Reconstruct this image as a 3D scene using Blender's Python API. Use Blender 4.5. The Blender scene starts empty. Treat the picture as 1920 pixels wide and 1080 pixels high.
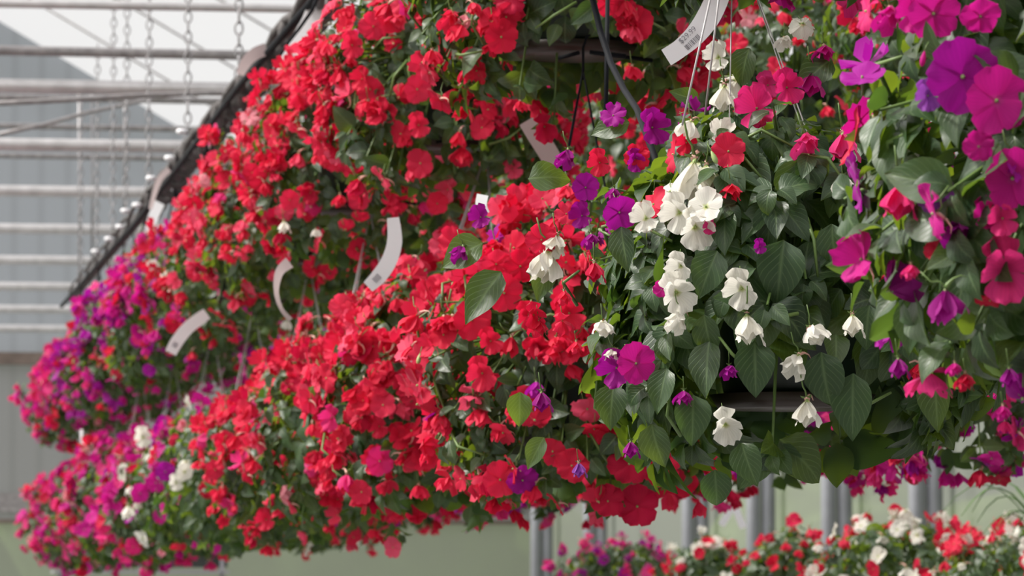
import bpy, math, random
import numpy as np
from mathutils import Vector, Matrix

random.seed(7)
RNG = np.random.default_rng(11)
sc = bpy.context.scene
COL = sc.collection

# ------------------------------------------------------------------ camera
F = 9000.0                       # focal length in pixels of a 1920 wide frame
CAM = Vector((0.0, 0.0, 1.5))
PITCH = math.atan(579.0 / F)
YAW = math.atan(1295.0 / F * math.cos(PITCH))
fwd = Vector((math.sin(YAW) * math.cos(PITCH), math.cos(YAW) * math.cos(PITCH), math.sin(PITCH)))
rgt = Vector((math.cos(YAW), -math.sin(YAW), 0.0))
upv = rgt.cross(fwd)
cd = bpy.data.cameras.new('camera')
cam = bpy.data.objects.new('camera', cd)
COL.objects.link(cam)
cam.matrix_world = Matrix(((rgt.x, upv.x, -fwd.x, CAM.x), (rgt.y, upv.y, -fwd.y, CAM.y), (rgt.z, upv.z, -fwd.z, CAM.z), (0, 0, 0, 1)))
cd.sensor_width = 36.0
cd.lens = F / 1920.0 * 36.0
cd.clip_start = 0.1
cd.clip_end = 400.0
cd.dof.use_dof = True
cd.dof.focus_distance = 7.5
cd.dof.aperture_fstop = 16.0
sc.camera = cam

# ------------------------------------------------------------------ sky, sun, exposure
w = bpy.data.worlds.new('sky')
sc.world = w
w.use_nodes = True
wn = w.node_tree.nodes
wl = w.node_tree.links
bg = wn['Background']
tc = wn.new('ShaderNodeTexCoord')
sx = wn.new('ShaderNodeSeparateXYZ')
rp = wn.new('ShaderNodeValToRGB')
rp.color_ramp.elements[0].position = 0.42
rp.color_ramp.elements[0].color = (0.40, 0.43, 0.40, 1)
rp.color_ramp.elements[1].position = 0.75
rp.color_ramp.elements[1].color = (0.93, 0.935, 1.0, 1)
wl.new(tc.outputs['Generated'], sx.inputs[0])
mr = wn.new('ShaderNodeMapRange')
mr.inputs[1].default_value = -1.0
wl.new(sx.outputs[2], mr.inputs[0])
wl.new(mr.outputs[0], rp.inputs[0])
wl.new(rp.outputs[0], bg.inputs[0])
bg.inputs[1].default_value = 0.60
sd = bpy.data.lights.new('sun', 'SUN')
sd.energy = 10.5
sd.angle = math.radians(7.0)
sd.color = (1.0, 0.955, 0.88)
sun = bpy.data.objects.new('sun', sd)
COL.objects.link(sun)
sun.rotation_euler = Vector((-0.90, 0.16, 0.95)).to_track_quat('Z', 'Y').to_euler()
sun.location = (-10, 5, 15)
vs = sc.view_settings
vs.view_transform = 'Standard'
vs.look = 'None'
vs.gamma = 1.0
vs.use_curve_mapping = False
vs.exposure = 0.10
sc.cycles.max_bounces = 8
sc.cycles.diffuse_bounces = 3
sc.cycles.glossy_bounces = 2
sc.cycles.transmission_bounces = 4
sc.cycles.transparent_max_bounces = 12
sc.cycles.sample_clamp_indirect = 6.0
sc.cycles.use_denoising = True


def wp(px, py, d):
    """world point seen at a pixel of the frame, d metres along the building"""
    v = rgt * (px - 960.0) + upv * (540.0 - py) + fwd * F
    return CAM + v * (d / v.y)


def lh(L, h, d):
    return Vector((L, d, 1.5 + h))


def project(p):
    v = p - CAM
    z = v.dot(fwd)
    return 960 + F * v.dot(rgt) / z, 540 - F * v.dot(upv) / z, z


# ------------------------------------------------------------------ materials
def mat(name):
    m = bpy.data.materials.new(name)
    m.use_nodes = True
    nt = m.node_tree
    nt.nodes.clear()
    return m, nt.nodes, nt.links


def principled(name, col, rough=0.5, metal=0.0, noise=0.0, scale=8.0, spec=0.5):
    m, n, l = mat(name)
    o = n.new('ShaderNodeOutputMaterial')
    p = n.new('ShaderNodeBsdfPrincipled')
    p.inputs['Base Color'].default_value = (*col, 1)
    p.inputs['Roughness'].default_value = rough
    p.inputs['Metallic'].default_value = metal
    p.inputs['Specular IOR Level'].default_value = spec
    if noise:
        t = n.new('ShaderNodeTexNoise')
        t.inputs['Scale'].default_value = scale
        t.inputs['Detail'].default_value = 4
        c = n.new('ShaderNodeTexCoord')
        l.new(c.outputs['Object'], t.inputs['Vector'])
        r = n.new('ShaderNodeValToRGB')
        r.color_ramp.elements[0].position = 0.3
        r.color_ramp.elements[1].position = 0.7
        r.color_ramp.elements[0].color = (*[x * (1 - noise) for x in col], 1)
        r.color_ramp.elements[1].color = (*[min(1, x * (1 + noise)) for x in col], 1)
        l.new(t.outputs[0], r.inputs[0])
        l.new(r.outputs[0], p.inputs['Base Color'])
    l.new(p.outputs[0], o.inputs[0])
    return m


def tone_nodes(n, l, c0, c1, extra=None):
    """colour between c0 and c1 by the per-leaf / per-flower tone and the object's own random"""
    a = n.new('ShaderNodeAttribute')
    a.attribute_name = 'leafuv'
    s = n.new('ShaderNodeSeparateColor')
    l.new(a.outputs['Color'], s.inputs[0])
    oi = n.new('ShaderNodeObjectInfo')
    ad = n.new('ShaderNodeMath')
    ad.operation = 'ADD'
    l.new(s.outputs[2], ad.inputs[0])
    l.new(oi.outputs['Random'], ad.inputs[1])
    fr = n.new('ShaderNodeMath')
    fr.operation = 'FRACT'
    l.new(ad.outputs[0], fr.inputs[0])
    mx = n.new('ShaderNodeMix')
    mx.data_type = 'RGBA'
    l.new(fr.outputs[0], mx.inputs[0])
    mx.inputs[6].default_value = (*c0, 1)
    mx.inputs[7].default_value = (*c1, 1)
    return s, mx


def petal_mat(name, c0, c1, trans=0.42, eye=None):
    m, n, l = mat(name)
    s, mx = tone_nodes(n, l, c0, c1)
    o = n.new('ShaderNodeOutputMaterial')
    p = n.new('ShaderNodeBsdfPrincipled')
    p.inputs['Roughness'].default_value = 0.62
    p.inputs['Specular IOR Level'].default_value = 0.25
    p.inputs['Sheen Weight'].default_value = 0.12
    p.inputs['Sheen Roughness'].default_value = 0.4
    # fine veins that run along each petal (u across, v along)
    wv = n.new('ShaderNodeMath')
    wv.operation = 'MULTIPLY'
    l.new(s.outputs[0], wv.inputs[0])
    wv.inputs[1].default_value = 50.0
    sn = n.new('ShaderNodeMath')
    sn.operation = 'SINE'
    l.new(wv.outputs[0], sn.inputs[0])
    mr_ = n.new('ShaderNodeMapRange')
    mr_.inputs[1].default_value = -1
    mr_.inputs[2].default_value = 1
    mr_.inputs[3].default_value = 0.95
    mr_.inputs[4].default_value = 1.02
    l.new(sn.outputs[0], mr_.inputs[0])
    hs = n.new('ShaderNodeHueSaturation')
    l.new(mr_.outputs[0], hs.inputs['Value'])
    l.new(mx.outputs[2], hs.inputs['Color'])
    col = hs.outputs[0]
    if eye:
        e = n.new('ShaderNodeMix')
        e.data_type = 'RGBA'
        er = n.new('ShaderNodeMapRange')
        er.inputs[1].default_value = 0.05
        er.inputs[2].default_value = 0.2
        er.inputs[3].default_value = 1.0
        er.inputs[4].default_value = 0.0
        l.new(s.outputs[1], er.inputs[0])
        l.new(er.outputs[0], e.inputs[0])
        l.new(col, e.inputs[6])
        e.inputs[7].default_value = (*eye, 1)
        col = e.outputs[2]
    l.new(col, p.inputs['Base Color'])
    t = n.new('ShaderNodeBsdfTranslucent')
    l.new(col, t.inputs[0])
    ms = n.new('ShaderNodeMixShader')
    ms.inputs[0].default_value = trans
    l.new(p.outputs[0], ms.inputs[1])
    l.new(t.outputs[0], ms.inputs[2])
    l.new(ms.outputs[0], o.inputs[0])
    return m


def leaf_mat(name, c0, c1, t0, trans=0.38):
    m, n, l = mat(name)
    s, mx = tone_nodes(n, l, c0, c1)
    o = n.new('ShaderNodeOutputMaterial')
    # midrib and side veins from the leaf's own coordinates
    sub = n.new('ShaderNodeMath'); sub.operation = 'SUBTRACT'; sub.inputs[1].default_value = 0.5
    l.new(s.outputs[0], sub.inputs[0])
    ab = n.new('ShaderNodeMath'); ab.operation = 'ABSOLUTE'
    l.new(sub.outputs[0], ab.inputs[0])
    rib = n.new('ShaderNodeMapRange')
    rib.inputs[1].default_value = 0.0; rib.inputs[2].default_value = 0.06
    rib.inputs[3].default_value = 1.0; rib.inputs[4].default_value = 0.0
    l.new(ab.outputs[0], rib.inputs[0])
    mu = n.new('ShaderNodeMath'); mu.operation = 'MULTIPLY'; mu.inputs[1].default_value = -42.0
    l.new(ab.outputs[0], mu.inputs[0])
    mv = n.new('ShaderNodeMath'); mv.operation = 'MULTIPLY_ADD'; mv.inputs[1].default_value = 48.0
    l.new(s.outputs[1], mv.inputs[0]); l.new(mu.outputs[0], mv.inputs[2])
    sn = n.new('ShaderNodeMath'); sn.operation = 'SINE'
    l.new(mv.outputs[0], sn.inputs[0])
    pw = n.new('ShaderNodeMapRange')
    pw.inputs[1].default_value = 0.75; pw.inputs[2].default_value = 1.0
    pw.inputs[3].default_value = 0.0; pw.inputs[4].default_value = 0.3
    l.new(sn.outputs[0], pw.inputs[0])
    mxv = n.new('ShaderNodeMath'); mxv.operation = 'MAXIMUM'
    ribs = n.new('ShaderNodeMath'); ribs.operation = 'MULTIPLY'; ribs.inputs[1].default_value = 0.55
    l.new(rib.outputs[0], ribs.inputs[0])
    l.new(ribs.outputs[0], mxv.inputs[0]); l.new(pw.outputs[0], mxv.inputs[1])
    vc = n.new('ShaderNodeMix'); vc.data_type = 'RGBA'
    l.new(mxv.outputs[0], vc.inputs[0]); l.new(mx.outputs[2], vc.inputs[6])
    vc.inputs[7].default_value = (0.20, 0.30, 0.13, 1)
    bp = n.new('ShaderNodeBump'); bp.inputs['Strength'].default_value = 0.35; bp.inputs['Distance'].default_value = 0.002
    bp.invert = True
    l.new(mxv.outputs[0], bp.inputs['Height'])
    p = n.new('ShaderNodeBsdfPrincipled')
    p.inputs['Roughness'].default_value = 0.42
    p.inputs['Specular IOR Level'].default_value = 0.6
    l.new(vc.outputs[2], p.inputs['Base Color'])
    l.new(bp.outputs[0], p.inputs['Normal'])
    # the underside is paler and greyer
    p2 = n.new('ShaderNodeBsdfPrincipled')
    p2.inputs['Roughness'].default_value = 0.6
    p2.inputs['Specular IOR Level'].default_value = 0.3
    p2.inputs['Base Color'].default_value = (0.085, 0.145, 0.070, 1)
    ge = n.new('ShaderNodeNewGeometry')
    mb = n.new('ShaderNodeMixShader')
    l.new(ge.outputs['Backfacing'], mb.inputs[0])
    l.new(p.outputs[0], mb.inputs[1]); l.new(p2.outputs[0], mb.inputs[2])
    t = n.new('ShaderNodeBsdfTranslucent')
    tm = n.new('ShaderNodeMix'); tm.data_type = 'RGBA'
    tm.inputs[6].default_value = (t0[0] * 0.45, t0[1] * 0.6, t0[2], 1)
    tm.inputs[7].default_value = (t0[0] * 1.75, t0[1] * 1.5, t0[2] * 1.2, 1)
    l.new(s.outputs[2], tm.inputs[0]); l.new(tm.outputs[2], t.inputs[0])
    ms = n.new('ShaderNodeMixShader')
    ms.inputs[0].default_value = trans
    l.new(mb.outputs[0], ms.inputs[1]); l.new(t.outputs[0], ms.inputs[2])
    l.new(ms.outputs[0], o.inputs[0])
    return m


def sheet_mat(name, col, tcol, trans, clear, ribs=0.0):
    """greenhouse cladding: part scatters, part lets light straight through"""
    m, n, l = mat(name)
    o = n.new('ShaderNodeOutputMaterial')
    d = n.new('ShaderNodeBsdfDiffuse')
    d.inputs[0].default_value = (*col, 1)
    t = n.new('ShaderNodeBsdfTranslucent')
    t.inputs[0].default_value = (*tcol, 1)
    m1 = n.new('ShaderNodeMixShader')
    m1.inputs[0].default_value = trans
    l.new(d.outputs[0], m1.inputs[1]); l.new(t.outputs[0], m1.inputs[2])
    tr = n.new('ShaderNodeBsdfTransparent')
    m2 = n.new('ShaderNodeMixShader')
    m2.inputs[0].default_value = clear
    l.new(m1.outputs[0], m2.inputs[1]); l.new(tr.outputs[0], m2.inputs[2])
    l.new(m2.outputs[0], o.inputs[0])
    if ribs:
        c = n.new('ShaderNodeTexCoord')
        wv = n.new('ShaderNodeTexWave')
        wv.bands_direction = 'X'
        wv.inputs['Scale'].default_value = ribs
        wv.inputs['Distortion'].default_value = 0.0
        l.new(c.outputs['Object'], wv.inputs['Vector'])
        r = n.new('ShaderNodeValToRGB')
        r.color_ramp.elements[0].position = 0.0
        r.color_ramp.elements[1].position = 0.35
        r.color_ramp.elements[0].color = (*[x * 0.82 for x in col], 1)
        r.color_ramp.elements[1].color = (*col, 1)
        l.new(wv.outputs[0], r.inputs[0]); l.new(r.outputs[0], d.inputs[0])
    return m


PET = {
    'R': petal_mat('petal_red', (0.73, 0.009, 0.050), (0.80, 0.028, 0.090)),
    'C': petal_mat('petal_coral', (0.86, 0.05, 0.12), (0.88, 0.10, 0.20)),
    'K': petal_mat('petal_crimson', (0.55, 0.006, 0.045), (0.66, 0.010, 0.07)),
    'P': petal_mat('petal_rose', (0.80, 0.022, 0.20), (0.78, 0.05, 0.26)),
    'M': petal_mat('petal_magenta', (0.62, 0.010, 0.27), (0.66, 0.014, 0.30), eye=(0.6, 0.05, 0.3)),
    'V': petal_mat('petal_purple', (0.36, 0.006, 0.24), (0.46, 0.008, 0.38)),
    'U': petal_mat('petal_violet', (0.30, 0.05, 0.42), (0.42, 0.12, 0.55)),
    'L': petal_mat('petal_pale_pink', (0.84, 0.25, 0.34), (0.86, 0.38, 0.42)),
    'W': petal_mat('petal_white', (0.86, 0.83, 0.74), (0.88, 0.86, 0.80), eye=(0.55, 0.6, 0.2)),
}
PET_KEYS = list(PET)
M_LEAF = leaf_mat('leaf_green', (0.012, 0.036, 0.017), (0.050, 0.100, 0.040), (0.19, 0.31, 0.02), 0.33)
M_STEM = principled('stem_green', (0.13, 0.21, 0.055), 0.45)
M_SPUR = principled('spur_pink', (0.75, 0.42, 0.35), 0.5)
M_SEPAL = principled('sepal_green', (0.30, 0.40, 0.14), 0.5)
M_POT = principled('dark_green_plastic', (0.010, 0.020, 0.014), 0.35, noise=0.3, scale=20)
M_SAUCER = principled('brown_plastic', (0.045, 0.028, 0.024), 0.45)
M_SOIL = principled('soil', (0.02, 0.014, 0.01), 0.9, noise=0.5, scale=60)
M_BLACK = principled('black_plastic', (0.005, 0.006, 0.009), 0.7, spec=0.15)
M_RUBBER = principled('dusty_rubber', (0.075, 0.065, 0.065), 0.7, noise=0.4, scale=30)
M_WIRE = principled('clear_grey_wire', (0.42, 0.40, 0.41), 0.3, spec=0.8)
M_GALV = principled('galvanised_steel', (0.60, 0.58, 0.58), 0.42, metal=0.55, noise=0.12, scale=14)
M_OLDGALV = principled('weathered_steel', (0.30, 0.28, 0.28), 0.5, metal=0.5, noise=0.25, scale=20)
M_POSTM = principled('grey_post_steel', (0.30, 0.31, 0.34), 0.5, metal=0.35, noise=0.08, scale=6)
M_CHAIN = principled('chain_steel', (0.30, 0.29, 0.30), 0.45, metal=0.6)
M_TAG = principled('white_tag_plastic', (0.86, 0.85, 0.88), 0.4)
M_TAGBACK = principled('pinkish_tag_plastic', (0.46, 0.37, 0.37), 0.5)
M_INK = principled('grey_ink', (0.22, 0.21, 0.24), 0.6)
M_BROWN = principled('brown_timber', (0.16, 0.12, 0.10), 0.7, noise=0.2, scale=10)
M_BENCH = principled('dark_bench_metal', (0.05, 0.055, 0.05), 0.5)
M_BENCHBAR = principled('bench_rail_steel', (0.32, 0.31, 0.34), 0.5, metal=0.3)
M_BLADE = principled('strap_leaf', (0.10, 0.22, 0.035), 0.45)
M_CONC = principled('concrete', (0.20, 0.20, 0.20), 0.85, noise=0.15, scale=3)
M_GRASS = principled('meadow', (0.20, 0.25, 0.13), 0.9, noise=0.25, scale=1.5)
M_HEDGE = principled('hedge_leaf', (0.17, 0.26, 0.08), 0.8, noise=0.4, scale=2)
M_ROOF = sheet_mat('roof_sheet', (0.85, 0.87, 0.9), (0.92, 0.92, 0.95), 0.78, 0.42)
M_GABLE = sheet_mat('gable_sheet', (0.34, 0.35, 0.41), (0.35, 0.36, 0.42), 0.45, 0.0, ribs=1.1)
M_GABLE2 = sheet_mat('gable_sheet_lower', (0.27, 0.265, 0.29), (0.28, 0.275, 0.29), 0.45, 0.0, ribs=1.1)
M_FILM = sheet_mat('clear_film', (0.28, 0.295, 0.265), (0.30, 0.315, 0.27), 0.45, 0.10)


# ------------------------------------------------------------------ mesh helpers
class MB:
    def __init__(s):
        s.v = []; s.f = []; s.m = []; s.a = []

    def add(s, v, f, mi=0, a=None):
        k = sum(len(x) for x in s.v)
        v = np.asarray(v, float).reshape(-1, 3)
        s.v.append(v)
        s.f += [tuple(i + k for i in q) for q in f]
        s.m += [mi] * len(f)
        s.a.append(np.full((len(v), 3), 0.5) if a is None else a)

    def build(s, name, mats, parent=None, smooth=True, attr=False):
        me = bpy.data.meshes.new(name)
        V = np.concatenate(s.v) if s.v else np.zeros((0, 3))
        me.from_pydata(V.tolist(), [], s.f)
        for m_ in (mats if isinstance(mats, (list, tuple)) else [mats]):
            me.materials.append(m_)
        me.polygons.foreach_set('material_index', s.m)
        me.polygons.foreach_set('use_smooth', [smooth] * len(s.f))
        if attr:
            at = me.attributes.new('leafuv', 'FLOAT_COLOR', 'POINT')
            A = np.ones((len(V), 4)); A[:, :3] = np.concatenate(s.a)
            at.data.foreach_set('color', A.ravel())
        me.update()
        o = bpy.data.objects.new(name, me)
        COL.objects.link(o)
        if parent:
            o.parent = parent
        return o

    def box(s, c, size, mi=0, R=None):
        x, y, z = [t / 2 for t in size]
        P = [Vector(p) for p in ((-x, -y, -z), (x, -y, -z), (x, y, -z), (-x, y, -z), (-x, -y, z), (x, -y, z), (x, y, z), (-x, y, z))]
        if R is not None:
            P = [R @ p for p in P]
        s.add([tuple(p + Vector(c)) for p in P], [(0, 3, 2, 1), (4, 5, 6, 7), (0, 1, 5, 4), (1, 2, 6, 5), (2, 3, 7, 6), (3, 0, 4, 7)], mi)

    def tube(s, pts, r, n=8, mi=0, cap=True):
        pts = [Vector(p) for p in pts]
        rr = r if isinstance(r, (list, tuple)) else [r] * len(pts)
        V = []; ref = None
        for i, p in enumerate(pts):
            t = (pts[min(i + 1, len(pts) - 1)] - pts[max(i - 1, 0)])
            if t.length < 1e-9:
                t = Vector((0, 0, 1))
            t.normalize()
            if ref is None:
                ref = Vector((0, 0, 1)) if abs(t.z) < 0.9 else Vector((1, 0, 0))
            a = (ref - t * ref.dot(t))
            if a.length < 1e-6:
                a = t.orthogonal()
            a.normalize(); ref = a
            b = t.cross(a)
            for k in range(n):
                an = 2 * math.pi * k / n
                V.append(tuple(p + (a * math.cos(an) + b * math.sin(an)) * rr[i]))
        fs = []
        for i in range(len(pts) - 1):
            for k in range(n):
                k2 = (k + 1) % n
                fs.append((i * n + k, i * n + k2, (i + 1) * n + k2, (i + 1) * n + k))
        if cap:
            fs.append(tuple(range(n))[::-1]); fs.append(tuple((len(pts) - 1) * n + k for k in range(n)))
        s.add(V, fs, mi)

    def lathe(s, prof, n=32, c=(0, 0, 0), mi=0):
        V = []
        for r, z in prof:
            for k in range(n):
                a = 2 * math.pi * k / n
                V.append((c[0] + r * math.cos(a), c[1] + r * math.sin(a), c[2] + z))
        fs = []
        for i in range(len(prof) - 1):
            for k in range(n):
                k2 = (k + 1) % n
                fs.append((i * n + k, i * n + k2, (i + 1) * n + k2, (i + 1) * n + k))
        s.add(V, fs, mi)

    def torus(s, c, R1, r, ax, up, n=12, m=6, stretch=1.0, mi=0):
        ax = Vector(ax).normalized(); up = Vector(up).normalized(); sd_ = ax.cross(up)
        V = []
        for i in range(n):
            a = 2 * math.pi * i / n
            d = up * math.cos(a) * stretch + sd_ * math.sin(a)
            dn = (up * math.cos(a) + sd_ * math.sin(a))
            for k in range(m):
                b = 2 * math.pi * k / m
                V.append(tuple(Vector(c) + d * R1 + dn * r * math.cos(b) + ax * r * math.sin(b)))
        fs = [(i * m + k, ((i + 1) % n) * m + k, ((i + 1) % n) * m + (k + 1) % m, i * m + (k + 1) % m) for i in range(n) for k in range(m)]
        s.add(V, fs, mi)


def thing(name, label, cat, loc, group=None, rz=0.0):
    o = bpy.data.objects.new(name, None)
    COL.objects.link(o)
    o.location = loc
    o.rotation_euler = (0, 0, rz)
    o.empty_display_size = 0.1
    o['label'] = label; o['category'] = cat
    if group:
        o['group'] = group
    return o


def tag(o, label, cat, group=None, kind=None):
    o['label'] = label; o['category'] = cat
    if group:
        o['group'] = group
    if kind:
        o['kind'] = kind
    return o


def struct(o):
    o['kind'] = 'structure'
    return o


# ------------------------------------------------------------------ the building
TD = [51.3 - 3.27 * k for k in range(16)]      # truss distances
EAVE_L, EAVE_H, RIDGE_H = 7.6, 2.80, 7.20
Y0, Y1 = -4.0, 51.3


def roof_h(L):
    return RIDGE_H - (RIDGE_H - EAVE_H) * abs(L) / EAVE_L


m = MB(); m.box((0, (Y0 + Y1) / 2, -0.05), (2 * EAVE_L, Y1 - Y0, 0.1)); struct(m.build('floor', M_CONC, smooth=False))
m = MB()
for sgn in (-1, 1):
    a, b = lh(0, RIDGE_H, Y0 - 0.3), lh(sgn * EAVE_L * 1.02, roof_h(EAVE_L * 1.02), Y0 - 0.3)
    c, d = lh(sgn * EAVE_L * 1.02, roof_h(EAVE_L * 1.02), Y1 + 0.3), lh(0, RIDGE_H, Y1 + 0.3)
    m.add([a, b, c, d], [(0, 1, 2, 3)])
struct(m.build('ceiling', M_ROOF, smooth=False))
m = MB(); HB = 0.82
m.add([lh(-EAVE_L, HB, Y1), lh(EAVE_L, HB, Y1), lh(EAVE_L, 2.53, Y1), lh(-EAVE_L, 2.53, Y1)], [(0, 1, 2, 3)], 1)
m.add([lh(-EAVE_L, 2.53, Y1), lh(EAVE_L, 2.53, Y1), lh(EAVE_L, EAVE_H, Y1), lh(0, RIDGE_H, Y1), lh(-EAVE_L, EAVE_H, Y1)], [(0, 1, 2, 3, 4)], 0)
m.add([lh(-EAVE_L, -1.5, Y1), lh(EAVE_L, -1.5, Y1), lh(EAVE_L, HB, Y1), lh(-EAVE_L, HB, Y1)], [(0, 1, 2, 3)], 2)
struct(m.build('wall_back', [M_GABLE, M_GABLE2, M_FILM], smooth=False))
for nm, s_ in (('wall_left', -1), ('wall_right', 1)):
    m = MB()
    m.add([lh(s_ * EAVE_L, -1.5, Y0), lh(s_ * EAVE_L, -1.5, Y1), lh(s_ * EAVE_L, EAVE_H, Y1), lh(s_ * EAVE_L, EAVE_H, Y0)], [(0, 1, 2, 3)])
    struct(m.build(nm, M_FILM, smooth=False))
M_DULL = sheet_mat('front_sheet', (0.16, 0.165, 0.16), (0.12, 0.125, 0.12), 0.4, 0.0)
m = MB()
m.add([lh(-EAVE_L, -1.5, Y0), lh(EAVE_L, -1.5, Y0), lh(EAVE_L, EAVE_H, Y0), lh(0, RIDGE_H, Y0), lh(-EAVE_L, EAVE_H, Y0)], [(0, 1, 2, 3, 4)])
struct(m.build('wall_front', M_DULL, smooth=False))
# beam on the end wall, sill rail under it, frame uprights
m = MB(); m.box(lh(0, 2.53, Y1 - 0.08), (2 * EAVE_L, 0.12, 0.13)); struct(m.build('trim_1', M_BROWN, smooth=False))
m = MB(); m.box(lh(0, 0.80, Y1 - 0.06), (2 * EAVE_L, 0.06, 0.045)); struct(m.build('trim_2', M_BROWN, smooth=False))
m = MB(); m.box(lh(0, 1.00, Y1 - 0.03), (2 * EAVE_L, 0.03, 0.20)); struct(m.build('trim_3', M_OLDGALV, smooth=False))
# outside
m = MB(); m.box((0, 60, -0.2), (240, 260, 0.1)); struct(m.build('ground', M_GRASS, smooth=False))
tv = []; 
m = MB()
for k in range(90):
    if k < 45:
        c = (random.uniform(-30, 40), 78 + random.uniform(0, 8), random.uniform(-0.5, 3.0)); r = random.uniform(2.0, 3.4)
    else:
        c = (26 + random.uniform(0, 8), random.uniform(0, 90), random.uniform(-0.5, 3.0)); r = random.uniform(2.0, 3.4)
    prof = [(r * math.sin(math.pi * j / 8) * random.uniform(0.9, 1.1), -r * math.cos(math.pi * j / 8)) for j in range(9)]
    m.lathe(prof, 14, c)
tag(m.build('hedge', M_HEDGE), 'blurred green hedge seen through the clear plastic walls', 'hedge', kind='stuff')

ORD = ['first', 'second', 'third', 'fourth', 'fifth', 'sixth', 'seventh', 'eighth', 'ninth', 'tenth', 'eleventh', 'twelfth', 'thirteenth', 'fourteenth', 'fifteenth', 'sixteenth']
for k, d in enumerate(TD[1:14]):
    t = thing('roof_truss', 'galvanised roof truss with a horizontal tie pipe, %s from the grey end wall' % ORD[k], 'truss', (0, d, 1.5 + 2.67), 'galvanised trusses crossing the greenhouse')
    m = MB(); zt, rt = (0.03, 0.020) if abs(d - 21.87) < 0.1 else (0.0, 0.037)
    m.tube([(-EAVE_L, 0, zt), (EAVE_L, 0, zt)], rt, 12); m.build('tie_pipe', M_GALV, t)
    for s_ in (-1, 1):
        m = MB()
        m.tube([(0, 0, RIDGE_H - 2.67 - 0.05), (s_ * EAVE_L, 0, EAVE_H - 2.67 - 0.05)], 0.011, 8)
        m.build('rafter', M_OLDGALV, t)
for k, (yy, d) in enumerate([(95, 25.14), (183, 31.68), (237, 34.95), (293, 38.22)]):
    m = MB(); h = (1119 - yy) * d / 9000.0
    m.tube([lh(-4.5, h + 0.02, d), lh(4.5, h - 0.02, d)], 0.022 + 0.004 * (k == 0), 8)
    tag(m.build('collar_pipe', M_OLDGALV), 'thin grey collar pipe above the thick tie pipes, %s from the top of the picture' % ORD[k], 'pipe', 'thin collar pipes')
# two sagging cables
for k, pts in enumerate([[(0, 252, 27), (90, 232, 27.2), (160, 212, 27.5), (250, 193, 28), (330, 176, 28.6), (415, 166, 29)], [(-20, 195, 22), (120, 188, 22.2), (240, 180, 22.4), (415, 174, 22.6)]]):
    m = MB(); m.tube([wp(*p) for p in pts] + [wp(600, 150, pts[-1][2] + 1)], 0.012, 6)
    tag(m.build('cable', M_OLDGALV), ['slack grey cable sagging lowest across the end wall', 'slack grey cable running just under the thick uppermost pipe'][k], 'cable')
# posts by the side wall, in pairs
for k, d in enumerate([49.5, 46.0, 40.6, 37.7, 34.8, 31.9]):
    t = thing('support_post', 'twin round grey steel post by the side wall, %s from the far corner' % ORD[k], 'post', (7.42, d, 0.0), 'twin steel posts along the side wall')
    for j in (-1, 1):
        m = MB(); m.tube([(j * 0.060, 0.0, 0), (j * 0.060, 0.0, 1.5 + EAVE_H - 0.1)], 0.058, 16); m.build('post_tube', M_POSTM, t)
    m = MB(); m.box((0, 0.02, 1.0), (0.16, 0.03, 0.06)); m.build('bracket', M_OLDGALV, t)
    m = MB(); m.box((0, 0, 0.01), (0.34, 0.2, 0.02)); m.build('base_plate', M_OLDGALV, t)

# ------------------------------------------------------------------ leaves and flowers (templates)
def leaf_template(nx, ny, curl, fold, wav, width=0.62):
    V = []; A = []
    for j in range(ny + 1):
        v = j / ny
        wd = width * 0.5 * (math.sin(math.pi * v ** 0.72) ** 0.85) * (1 - 0.18 * v) + (0.0 if 0 < j < ny else 0.004)
        ang = -curl * v
        y = math.sin(curl * v) / curl if curl else v
        z = -(1 - math.cos(curl * v)) / curl if curl else 0
        for i in range(nx + 1):
            u = i / nx * 2 - 1
            x = u * wd
            zz = z + abs(u) * wd * fold + wav * math.sin(v * 11 + u * 2) * abs(u) * 0.5
            V.append((x, y, zz)); A.append(((u + 1) / 2, v, 0))
    Fc = [(j * (nx + 1) + i, j * (nx + 1) + i + 1, (j + 1) * (nx + 1) + i + 1, (j + 1) * (nx + 1) + i) for j in range(ny) for i in range(nx)]
    return np.array(V), Fc, np.array(A)


LEAF_HI = [leaf_template(4, 8, c, f, w_, wd) for c, f, w_, wd in ((0.7, 0.30, 0.06, 0.76), (1.2, 0.2, 0.09, 0.72), (0.3, 0.40, 0.05, 0.66), (1.6, 0.3, 0.08, 0.78))]
LEAF_LO = [leaf_template(2, 4, c, f, w_, wd) for c, f, w_, wd in ((0.7, 0.3, 0.04, 0.72), (1.3, 0.2, 0.05, 0.70), (0.3, 0.45, 0.03, 0.64))]


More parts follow.
